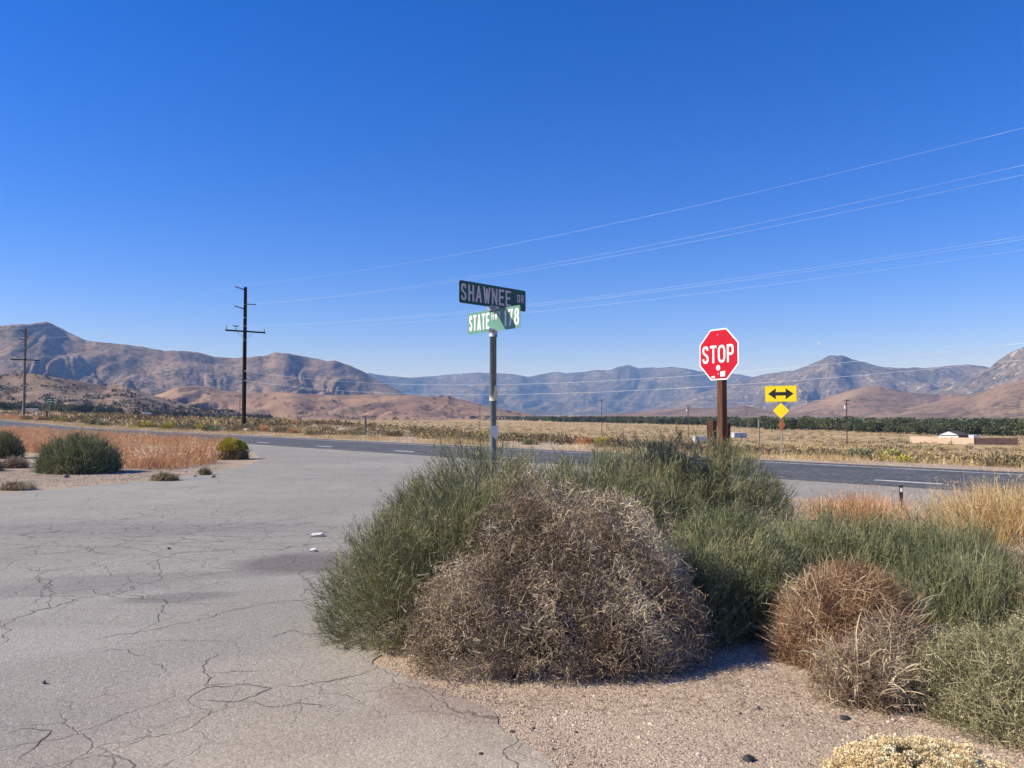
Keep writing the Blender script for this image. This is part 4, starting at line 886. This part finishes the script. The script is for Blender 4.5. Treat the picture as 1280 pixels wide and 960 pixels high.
M_wood = mat_wood('redwood_post', (0.12, 0.058, 0.036)); M_wood_d = mat_wood('dark_stub_wood', (0.09, 0.045, 0.03)); M_rust_p = plain('rusty_plate', (0.26, 0.10, 0.05), .85, .2, var=.3)

# street name signs -------------------------------------------------
def street_sign():
    Y = 8.0; top = place(616.5, 388, Y); bx, by = top.x, top.y; t = empty('street_sign', (bx, by, 0)); tag(t, 'green street name signs SHAWNEE DR and STATE HWY 178 on a round steel post', 'sign')
    zt = place(616, 414, Y).z
    MB().tube([(0, 0, -.3), (0, 0, zt)], .035, 16).build('post', M_postg, t, True)
    MB().tube([(0, 0, zt - .06), (0, 0, zt + .005)], .045, 16).build('post_cap', M_metal, t, True)
    def plate(name, mat, ang, xl, xr, zc, h, label):
        e = bpy.data.objects.new(name, None); COL.objects.link(e); e.parent = t; e.rotation_euler = (0, 0, ang); e.empty_display_size = .1; e['label'] = label
        MB().prism(rrect(xr - xl, h, .022, 4, (xl + xr) / 2, zc), -.0015, .0015).build('sign_face', mat, e); return e
    h = .229; a1 = math.radians(-51); zc = place(616, 400.5, Y).z
    # lower plate: STATE HWY 178
    c1, s1 = math.cos(a1), math.sin(a1)
    def ext(px, ang):                                # length along the plate to reach column px
        q = (px - 640) / F_PX; c, s = math.cos(ang), math.sin(ang); return (q * by - bx) / (c - q * s)
    l, r = ext(585, a1), ext(650.5, a1); W = r - l
    e = plate('lower_sign', M_sgreen, a1, l, r, zc, h, 'green STATE HWY 178 sign painted in a pale sunlit tone'); y = -.0035; z0 = zc - .082
    word('STATE', l + .025 * W, z0, .17, .068 * W, .016 * W, .024, y, M_swhite, e)
    word('HWY', l + .475 * W, z0 + .085, .085, .045 * W, .014 * W, .009, y, M_swhite, e)
    word('178', l + .715 * W, z0, .17, .085 * W, .025 * W, .024, y, M_swhite, e)
    a2 = math.radians(46); zc2 = place(616, 370.5, Y).z; l, r = ext(573.5, a2), ext(657, a2); W = r - l
    e = plate('upper_sign', M_sgreen_d, a2, l, r, zc2, h, 'green SHAWNEE DR sign with its unlit face painted dark'); z0 = zc2 - .085
    word('SHAWNEE', l + .02 * W, z0, .17, .083 * W, .022 * W, .024, y, M_letter, e)
    word('DR', l + .862 * W, z0 + .06, .085, .045 * W, .016 * W, .013, y, M_letter, e)
    MB().box((0, 0, zt + .012), (.09, .05, .03)).build('bracket', M_metal, t)
    MB().box((0, 0, zc + h / 2 + .006), (.13, .045, .03), Matrix.Rotation(a1, 3, 'Z')).build('bracket', M_metal, t); MB().box((0, 0, zc2 - h / 2 - .004), (.13, .045, .03), Matrix.Rotation(a2, 3, 'Z')).build('bracket', M_metal, t)
    # tape and torn paper on the post
    zt1 = place(616, 497, Y).z; MB().tube([(0, 0, zt1 - .035), (0, 0, zt1 + .03)], .041, 14).build('tape', M_tape, t, True)
    MB().prism([(.0, zt1 - .02), (.045, zt1 - .03), (.055, zt1), (.04, zt1 + .12), (.015, zt1 + .12)], -.046, -.043).build('tape', M_tape, t)
    zt2 = place(616, 540, Y).z; MB().prism([(-.025, zt2 - .02), (.035, zt2 - .085), (.06, zt2 + .01), (.045, zt2 + .07), (-.015, zt2 + .06)], -.046, -.042).build('torn_paper', M_paper, t)
M_postg = plain('painted_steel_post', (0.20, 0.23, 0.24), .5, .4, .2, var=.15); M_tape = plain('old_tape', (0.48, 0.44, 0.34), .7, .3, var=.12); M_paper = plain('weathered_paper', (0.50, 0.52, 0.53), .8, .2, var=.15)
street_sign()

# stop sign ---------------------------------------------------------
def stop_sign():
    Y = 11.4; c = place(898.3, 443, Y); ang = math.radians(-58); t = empty('stop_sign', (c.x, c.y, 0), ang); tag(t, 'red octagonal STOP sign with white stickers on a square wooden post', 'sign'); zc = c.z; r = .381 / math.cos(math.pi / 8)
    def oct_(rr): return [(rr * math.cos(math.radians(22.5 + 45 * k)), zc + rr * math.sin(math.radians(22.5 + 45 * k))) for k in range(8)]
    MB().box((0, .06, (zc + .2) / 2 - .15), (.1, .1, zc + .5)).build('post', M_wood, t)
    MB().prism(oct_(r), -.0015, .0015).build('border', M_swhite, t)
    MB().prism(oct_(r * .945), -.0045, -.0025).build('sign_face', M_sred, t)
    for ch, x0, w in (('S', -.325, .135), ('T', -.165, .13), ('O', -.01, .145), ('P', .165, .13)): letter(ch, x0, zc - .125, w, .262, .036, -.006, M_swhite, t)
    MB().prism([(.04 * math.cos(k * .314) - .005, zc - .2 + .04 * math.sin(k * .314)) for k in range(20)], -.0085, -.0065).build('sticker', M_swhite, t); MB().prism([(.026 * math.cos(k * .45) - .005, zc - .2 + .026 * math.sin(k * .45)) for k in range(14)], -.0105, -.0095).build('sticker', M_paper, t)
    MB().prism([(.035, zc - .335), (.125, zc - .33), (.13, zc - .25), (.035, zc - .258)], -.0085, -.0065).build('sticker', M_swhite, t)
    MB().prism([(-.145, zc - .348), (-.07, zc - .348), (-.072, zc - .318), (-.14, zc - .322)], -.0085, -.0065).build('sticker', M_swhite, t)
    for z in (.29, -.29): MB().tube([(0, -.004, zc + z), (0, -.014, zc + z)], .012, 8).build('bolt', M_metal, t)
    for (px, py, off, nm, w) in ((890, 526, -.28, 'dark weathered wooden stub post on the open side of the stop sign post', .1), (909, 529, .16, 'brown wooden stub post tucked behind the stop sign post', .075)):
        b = place(px, 560, Y + off); z1 = place(px, py, Y + off).z; o = MB().tube([(b.x, b.y, -.2), (b.x, b.y, z1 - .012), (b.x, b.y, z1)], [w * .72, w * .72, w * .62], 4).build('stub_post', M_wood_d, None)
        tag(o, nm, 'post')
stop_sign()

# yellow arrow sign ---------------------------------------------------
def arrow_sign():
    Y = 30.5; b = gpz(976, Y); t = empty('warning_sign', b, math.radians(-32)); tag(t, 'yellow double arrow sign above a yellow diamond on a thin post', 'sign'); z = lambda py: place(640, py, Y).z - b.z
    m = Y / F_PX; zc = z(492.2)
    MB().box((.0, .035, z(502) / 2 - .1), (.06, .05, z(484) + .2)).build('post', M_postw, t)
    MB().prism(rrect(38.5 * m, 20.3 * m, .04, 4, 0, zc), -.002, .002).build('border', M_syel_d, t); MB().prism(rrect(37 * m, 18.8 * m, .035, 4, 0, zc), -.006, -.004).build('sign_face', M_syel, t)
    a = [(-15.5, 0), (-5.7, 7), (-6.2, 2.2), (6.2, 2.2), (5.7, 7), (15.5, 0), (5.7, -7), (6.2, -2.2), (-6.2, -2.2), (-5.7, -7)]; a = [(p * m, zc + q * m) for p, q in a]
    mb = MB()
    for idx in ((0, 2, 1), (0, 9, 8), (0, 8, 2)): mb.poly([(a[i][0], -.009, a[i][1]) for i in idx])
    mb.poly([(a[i][0], -.009, a[i][1]) for i in (2, 8, 7, 3)])
    for idx in ((3, 5, 4), (3, 7, 5), (7, 6, 5)): mb.poly([(a[i][0], -.009, a[i][1]) for i in idx])
    mb.build('arrow', M_sblack, t)
    zd = z(513.3); d = 10 * m; MB().prism([(d, zd), (0, zd + d), (-d, zd), (0, zd - d)], -.004, 0).build('diamond', M_syel, t)
    zd = z(531); e = MB().prism([(.145, zd), (0, zd + .27), (-.145, zd), (0, zd - .27)], -.006, 0).build('rusty_plate', M_rust_p, t); e.location = (.02, -.01, 0)
M_postw = plain('pale_wood_post', (0.30, 0.27, 0.235), .85, .2, var=.25); M_syel_d = plain('yellow_border', (0.62, 0.45, 0.01), .5, .4, var=.05)
arrow_sign()
# distant green guide sign
def guide_sign():
    Y = 140; b = gpz(62, Y); t = empty('guide_sign', b); tag(t, 'small distant green guide sign with white lines beside the highway', 'sign'); m = Y / F_PX; z = lambda py: place(640, py, Y).z - b.z
    MB().box((0, .06, z(500) / 2), (.12, .1, z(500))).build('post', M_postw, t)
    MB().prism(rrect(10.4 * m, 6.6 * m, .08, 3, 0, z(500.5)), -.01, .01).build('sign_face', M_sgreen_f, t)
    for (x0, x1, py, hh) in ((-3.6, -.8, 502, 1.0), (.4, 3.6, 502, 1.0), (-2.5, 2.8, 499.6, .5)): MB().prism([(x0 * m, z(py) - hh * m / 2), (x1 * m, z(py) - hh * m / 2), (x1 * m, z(py) + hh * m / 2), (x0 * m, z(py) + hh * m / 2)], -.03, -.015).build('lettering', M_swhite, t)
M_sgreen_f = plain('guide_green', (0.01, 0.12, 0.065), .5, .4, var=.08); guide_sign()
# reflector post, short posts
def reflector():
    b = gpz(1124, 13.0); t = empty('reflector_post', b, -.3); tag(t, 'small dark reflector post with a white tag by the shoulder', 'post'); z1 = place(640, 607, 13.0).z
    MB().box((0, 0, z1 / 2 - .1), (.055, .03, z1 + .2)).build('post', M_sblack, t); MB().box((.0, -.018, z1 - .07), (.035, .004, .07)).build('reflector', M_swhite, t)
reflector()
for (px, py, Y, lb, mt) in ((457, 522, 62, 'grey wooden fence post alone in the dry grass beyond the highway', M_pole_g), (948, 525, 130, 'thin pale post in the brush left of the yellow arrow sign', M_postw), (59, 514, 131, 'small dark marker post beside the green guide sign', M_pole_b)):
    b = gpz(px, Y); h = place(640, py, Y).z - b.z; w = .1 if Y < 100 else .16; o = MB().tube([(0, 0, -.2), (.02, 0, h * .6), (.0, 0, h)], [w, w * .9, w * .8], 7).build('fence_post', mt, None); o.location = b; tag(o, lb, 'post')

# ------------------------------------------------------------------ walled house and sheds
M_stucco = plain('tan_block_wall', (0.50, 0.385, 0.285), .9, .2, var=.08, scale=.6); M_white = plain('white_siding', (0.74, 0.74, 0.74), .7, .3, var=.05, scale=.8); M_roof = plain('dark_shingle_roof', (0.10, 0.075, 0.065), .9, .2, var=.25, scale=1.5); M_brownw = plain('brown_siding_and_wall_shade', (0.15, 0.10, 0.08), .85, .2, var=.15, scale=1); M_glass = plain('window_glass', (0.03, 0.035, 0.04), .15, .6, var=.05)
def wall_run(name, a, b, h, th, mat, label, pan):
    a, b = Vector(a), Vector(b); t = empty(name, (a.x, a.y, min(a.z, b.z)), math.atan2(b.y - a.y, b.x - a.x)); tag(t, label, 'wall'); L = math.hypot(b.x - a.x, b.y - a.y); n = max(2, int(L / pan))
    for k in range(n): MB().box((L * (k + .5) / n, 0, h / 2 - .3), (L / n - .03, th, h + .6)).build('wall_panel', mat, t)
    for k in range(n + 1): MB().box((L * k / n, 0, h / 2 - .27), (.3, th + .12, h + .7)).build('pier', mat, t)
c0 = gpz(1137, 256); c1 = gpz(1216, 236); c2 = gpz(1270, 233)
wall_run('block_wall', c0, c1, 2.15, .22, M_stucco, 'long tan block wall around the white gabled house', 6); wall_run('block_wall', Vector((c1.x + .35, c1.y, c1.z)), c2, 2.1, .2, M_brownw, 'wall with gate, its shade painted dark brown, beside the tan block wall', 4)  # second run coloured dark brown to stand for the wall's shaded side
def house(name, label, px, Y, W, D, hw, hr, rz, mw, mr, white_end=None, win=2):
    b = gpz(px, Y); t = empty(name, b, rz); tag(t, label, 'building' if 'house' not in name else 'house')
    x_, y_ = W / 2, D / 2
    for (cx, cy, sx, sy) in ((0, -y_ + .1, W, .2), (0, y_ - .1, W, .2), (-x_ + .1, 0, .2, D - .44), (x_ - .1, 0, .2, D - .44)): MB().box((cx, cy, hw / 2 - .2), (sx, sy, hw + .4)).build('wall', white_end if (white_end and cx < 0) else mw, t)
    if hr:
        o_ = .4; mb = MB(); A = [(-x_ - o_, -y_ - o_, hw + .02), (x_ + o_, -y_ - o_, hw + .02), (x_ + o_, y_ + o_, hw + .02), (-x_ - o_, y_ + o_, hw + .02)]; R1 = (-x_ - o_, 0, hw + hr); R2 = (x_ * .55, 0, hw + hr)
        mb.poly([A[0], A[1], R2, R1]); mb.poly([A[2], A[3], R1, R2]); mb.poly([A[1], A[2], R2]); mb.poly([A[3], A[2], A[1], A[0]]); mb.build('roof', mr, t)
        MB().poly([(-x_ - .05, -y_ - .1, hw + .05), (-x_ - .05, 0, hw + hr - .15), (-x_ - .05, y_ + .1, hw + .05)]).build('gable', white_end or mw, t)
    else: MB().box((0, 0, hw + .08), (W + .3, D + .3, .12)).build('roof', mr, t)
    for k in range(win):
        xx = -x_ + W * (k + .7) / win * .9; f = MB().box((xx, -y_ - .02, hw * .55), (1.2, .06, 1.0)).build('window', M_white, t); MB().box((xx, -y_ - .06, hw * .55), (1.0, .04, .8)).build('pane', M_glass, f)
house('house', 'white gabled house with dark brown roof behind the tan block wall', 1191, 268, 8.5, 7, 2.9, 1.5, math.radians(38), M_brownw, M_roof, M_white)
house('shed', 'small white shed peeking over the corner of the tan wall', 1216.5, 246, 2.2, 2.0, 2.75, 0, .2, M_white, M_white, win=0)
house('trailer', 'white boxy trailer in the brush beside the stop sign stub post', 879, 238, 6.2, 2.4, 2.0, 0, .1, M_white, M_white, win=0)
house('shed', 'low grey shed with white roof right of the stop sign post', 921, 290, 5.5, 4.5, 1.7, 0, .3, M_paper, M_white, win=0)
house('shed', 'tiny white building among the hill foot trees', 184, 640, 7, 5, 2.6, 1.2, .3, M_white, M_metal, win=1)
house('shed', 'tiny pale building behind the weathered grey utility pole', 38, 560, 9, 5, 2.8, 0, .1, M_white, M_white, win=1)

# ------------------------------------------------------------------ litter, stones, pebbles
M_card = plain('white_card', (0.60, 0.58, 0.54), .8, .2, var=.08)
def litter(px, py, w, d, h, rz, label):
    x_, y_ = gpx(px, py); t = empty('cardboard_tray', (x_, y_, .008), rz); tag(t, label, 'litter')
    MB().box((0, 0, .004), (w, d, .006)).build('base', M_card, t)
    for sd in (-1, 1): MB().box((0, sd * d / 2, h / 2 + .004), (w, .004, h), Matrix.Rotation(sd * -.3, 3, 'X')).build('rim', M_card, t); MB().box((sd * w / 2, 0, h / 2 + .004), (.004, d, h), Matrix.Rotation(sd * .5, 3, 'Y')).build('rim', M_card, t)
    MB().poly([(-w / 2, -d / 2, h + .008), (w * .3, -d / 2 - .01, h + .014), (w * .33, d / 2, h + .03), (-w * .45, d / 2, h + .02)]).build('lid', M_card, t)
litter(397, 671, .17, .10, .014, .1, 'flattened white food box lying on the asphalt by the bush'); litter(391.5, 690, .085, .05, .008, -.2, 'small scrap of white card lying on the asphalt near the food box')
x_, y_ = gpx(190, 637); o = MB().prism([(-.05, 0), (.05, .002), (.045, .008), (-.045, .006)], -.03, .03).build('paper_scrap', M_paper, None); o.location = (x_, y_, .008); tag(o, 'thin pale paper scrap on the cracked asphalt', 'litter')
M_rock_d = plain('dark_rock', (0.045, 0.043, 0.043), .85, .3, var=.3, scale=20); M_rock_l = plain('tan_rock', (0.30, 0.24, 0.19), .9, .2, var=.3, scale=20)
def rock(px, py, w_px, label, mat, seed, flat=.6, group=None):
    import bmesh
    x_, y_ = gpx(px, py); r = w_px / F_PX * y_ / 2; bm = bmesh.new(); bmesh.ops.create_icosphere(bm, subdivisions=3, radius=1); rr = random.Random(seed)
    pl = [(Vector((rr.uniform(-1, 1), rr.uniform(-1, 1), rr.uniform(-.6, 1))).normalized(), rr.uniform(.55, .85)) for _ in range(12)]
    for v in bm.verts:
        for q, d in pl:
            e = v.co.dot(q) - d
            if e > 0: v.co -= q * e * .9
        v.co *= r; v.co.z *= flat
    me = bpy.data.meshes.new('rock'); bm.to_mesh(me); bm.free(); me.materials.append(mat); o = bpy.data.objects.new('rock', me); COL.objects.link(o); o.location = (x_, y_, r * flat * .5 + (.012 if px < 560 else 0)); o.rotation_euler = (0, 0, rr.uniform(0, 6)); tag(o, label, 'rock', group)
rock(936, 950, 17, 'black angular rock on the gravel before the small tumbleweed', M_rock_d, 1); rock(55, 856, 6, 'small black pebble alone on the cracked asphalt', M_rock_d, 2)
rock(1055, 898, 15, 'flat dark rock near the small tumbleweed', M_rock_d, 3, .35); rock(945, 886, 12, 'small tan rock on the gravel', M_rock_l, 4); rock(602, 944, 9, 'dark chip of asphalt lying on the pavement', M_rock_d, 5, .5)
rock(641, 915, 7, 'dark pebble on the crumbled pavement edge', M_rock_d, 6, .5); rock(667, 911, 6, 'dark pebble on the gravel by the pavement edge', M_rock_d, 7, .5); rock(211, 687, 5, 'tiny dark stone on the grey asphalt', M_rock_d, 8, .5); rock(1068, 926, 14, 'grey flat rock beside the cream seed heads', M_rock_l, 9, .4)
for (px, py, w, lb) in ((266, 597, 8, 'pale round stone on the rounded pavement corner'), (243, 596, 6, 'small dark stone near the rounded pavement corner'), (82, 597, 9, 'pale stone at the foot of the rounded grey green bush')): rock(px, py, w, lb, M_rock_l, px)
def pebbles(name, label, poly, n, size, stops, z=0.0, pw=2.5):
    P = np.array(poly); lo, hi = P.min(0), P.max(0); out = []; tot = 0
    while tot < n:
        q = lo + (hi - lo) * rng.random((n * 2, 2)); q = q[in_poly(q[:, 0], q[:, 1], poly)]; out.append(q); tot += len(q)
    q = np.concatenate(out)[:n]; s = size[0] + (size[1] - size[0]) * rng.random(n) ** pw
    base = np.array([(1, 0, 0), (.3, .9, 0), (-.8, .5, 0), (-.7, -.7, 0), (.4, -.9, 0), (.1, .1, .75)]); a = rng.uniform(0, 6.28, n); c, sn_ = np.cos(a), np.sin(a)
    B = np.repeat(base[None], n, 0) * (1 + rng.normal(size=(n, 6, 1)) * .18); x_ = B[..., 0] * c[:, None] - B[..., 1] * sn_[:, None]; y_ = B[..., 0] * sn_[:, None] + B[..., 1] * c[:, None]
    V = np.stack([x_ * s[:, None] + q[:, :1], y_ * s[:, None] + q[:, 1:], B[..., 2] * s[:, None] * rng.uniform(.6, 1.1, (n, 1)) + z - .0005], -1).reshape(-1, 3)
    f = np.array([(0, 1, 5), (1, 2, 5), (2, 3, 5), (3, 4, 5), (4, 0, 5)]); F = (np.arange(n)[:, None, None] * 6 + f[None]).reshape(-1, 3)
    tag(mesh_np(name, V, F, leafy('pebble_' + name, stops, .9, 0), None, {'tint': np.repeat(rng.random(n), 6)}), label, 'gravel', kind='stuff')
GR = [(0.1, (0.12, 0.095, 0.08)), (0.25, (0.33, 0.25, 0.185)), (0.6, (0.50, 0.39, 0.29)), (1, (0.68, 0.57, 0.45))]
pebbles('gravel', 'coarse pinkish tan gravel around the foreground bushes', [(.55, 2.6), (3.2, 2.6), (3.2, 4.2), (1.6, 5.4), (-.2, 4.9), (-.4, 4.55), (.1, 3.9)], 22000, (.0026, .009), GR)
pebbles('grit', 'loose grit scattered over the corner of the pavement', [(-3, 2.8), (.3, 2.9), (-.1, 3.9), (-.6, 4.5), (-1.2, 6.0), (-2.6, 5.5)], 2500, (.0015, .006), GR, .006, 4)
pebbles('stones', 'loose stones on the bare dirt of the island', [gpx(-20, 615), gpx(110, 607), gpx(200, 597), gpx(285, 586), gpx(280, 580), gpx(150, 588), gpx(-20, 592)], 5000, (.006, .03), GR, 0.0, 4)

def edge_band(pts, w):
    return [(x - w, y - w * .3) for x, y in pts] + [(x + w, y + w * .3) for x, y in pts][::-1]
pebbles('edge_grit', 'loose gravel crumbled over the pavement edge', edge_band([gpx(700, 968), gpx(652, 930), gpx(615, 897), gpx(585, 874), gpx(548, 858), gpx(505, 846), gpx(470, 832)], .24), 3200, (.0015, .0065), GR, .005, 3)
pebbles('loose_stones', 'scattered larger stones lying on the foreground gravel', [(.55, 2.6), (3.2, 2.6), (3.2, 4.2), (1.6, 5.2), (-.2, 4.7), (.1, 3.9)], 420, (.007, .022), GR, .0, 3)
def twig_litter(n=2600):
    poly = [(-.75, 4.55), (.2, 4.2), (1.2, 4.1), (2.0, 3.7), (2.4, 3.5), (2.2, 4.6), (1.2, 5.0), (0, 4.7)]; P = np.array(poly); q = P.min(0) + (P.max(0) - P.min(0)) * rng.random((n * 4, 2)); q = q[in_poly(q[:, 0], q[:, 1], poly)][:n]; n = len(q)
    st = np.concatenate([q, np.full((n, 1), .008)], 1); a = rng.uniform(0, 6.28, n); d = np.stack([np.cos(a), np.sin(a), rng.uniform(-.05, .25, n)], -1); pts = walk(st, d, rng.uniform(.015, .07, n), 3, .3); pts[..., 2] = np.clip(pts[..., 2], .005, .03)
    tag(Veg().rib(pts, .003, rng.random(n)).build('twig_litter', M_brown), 'broken dry twigs littering the gravel below the bushes', 'twigs', kind='stuff')
twig_litter()

# ------------------------------------------------------------------ moon and haze
def moon():
    c = place(1026, 430.5, 60000); R = 60000 * 3.6 / F_PX; t = to_sun; a = t.cross(Vector((0, 0, 1))).normalized(); b = t.cross(a); V = []; F = []; nu, nv = 12, 32
    for i in range(nu + 1):
        th = math.pi / 2 * i / nu
        for k in range(nv):
            ph = 2 * math.pi * k / nv; V.append(c + R * (t * math.cos(th) + (a * math.cos(ph) + b * math.sin(ph)) * math.sin(th)))
    for i in range(nu):
        for k in range(nv): F.append((i * nv + k, i * nv + (k + 1) % nv, (i + 1) * nv + (k + 1) % nv, (i + 1) * nv + k))
    n = NT('pale_moon', 1.0, 0.0); n.col(n.ramp(n.noise(n.pos((1 / 80, 1 / 80, 1 / 80)), 1.0, 3), [(.35, .35), (.6, .75)])); tr = n.n('ShaderNodeBsdfTransparent'); mx = n.n('ShaderNodeMixShader'); mx.inputs[0].default_value = .55
    n.l(n.b.outputs[0], mx.inputs[1]); n.l(tr.outputs[0], mx.inputs[2]); n.l(mx.outputs[0], n.t.nodes['Material Output'].inputs['Surface'])
    tag(mesh_np('moon', np.array([tuple(v) for v in V]), np.array(F), n.m, None, None, True), 'small pale daytime moon above the rocky grey peak', 'moon')
moon()
def haze():
    o = MB().box((0, 0, 480), (30000, 30000, 1000)).build('haze', M_haze); tag(o, 'thin blue haze over the whole valley', 'haze', kind='stuff')
M_haze = bpy.data.materials.new('haze_air'); M_haze.use_nodes = True; _t = M_haze.node_tree; _t.nodes.remove(_t.nodes['Principled BSDF'])
_pv = _t.nodes.new('ShaderNodeVolumePrincipled'); _pv.inputs['Color'].default_value = (0.25, 0.48, 1.0, 1); _pv.inputs['Absorption Color'].default_value = (1, 1, 1, 1); _pv.inputs['Density'].default_value = 8.0e-5; _pv.inputs['Anisotropy'].default_value = 0.0
_t.links.new(_pv.outputs[0], _t.nodes['Material Output'].inputs['Volume'])
haze()
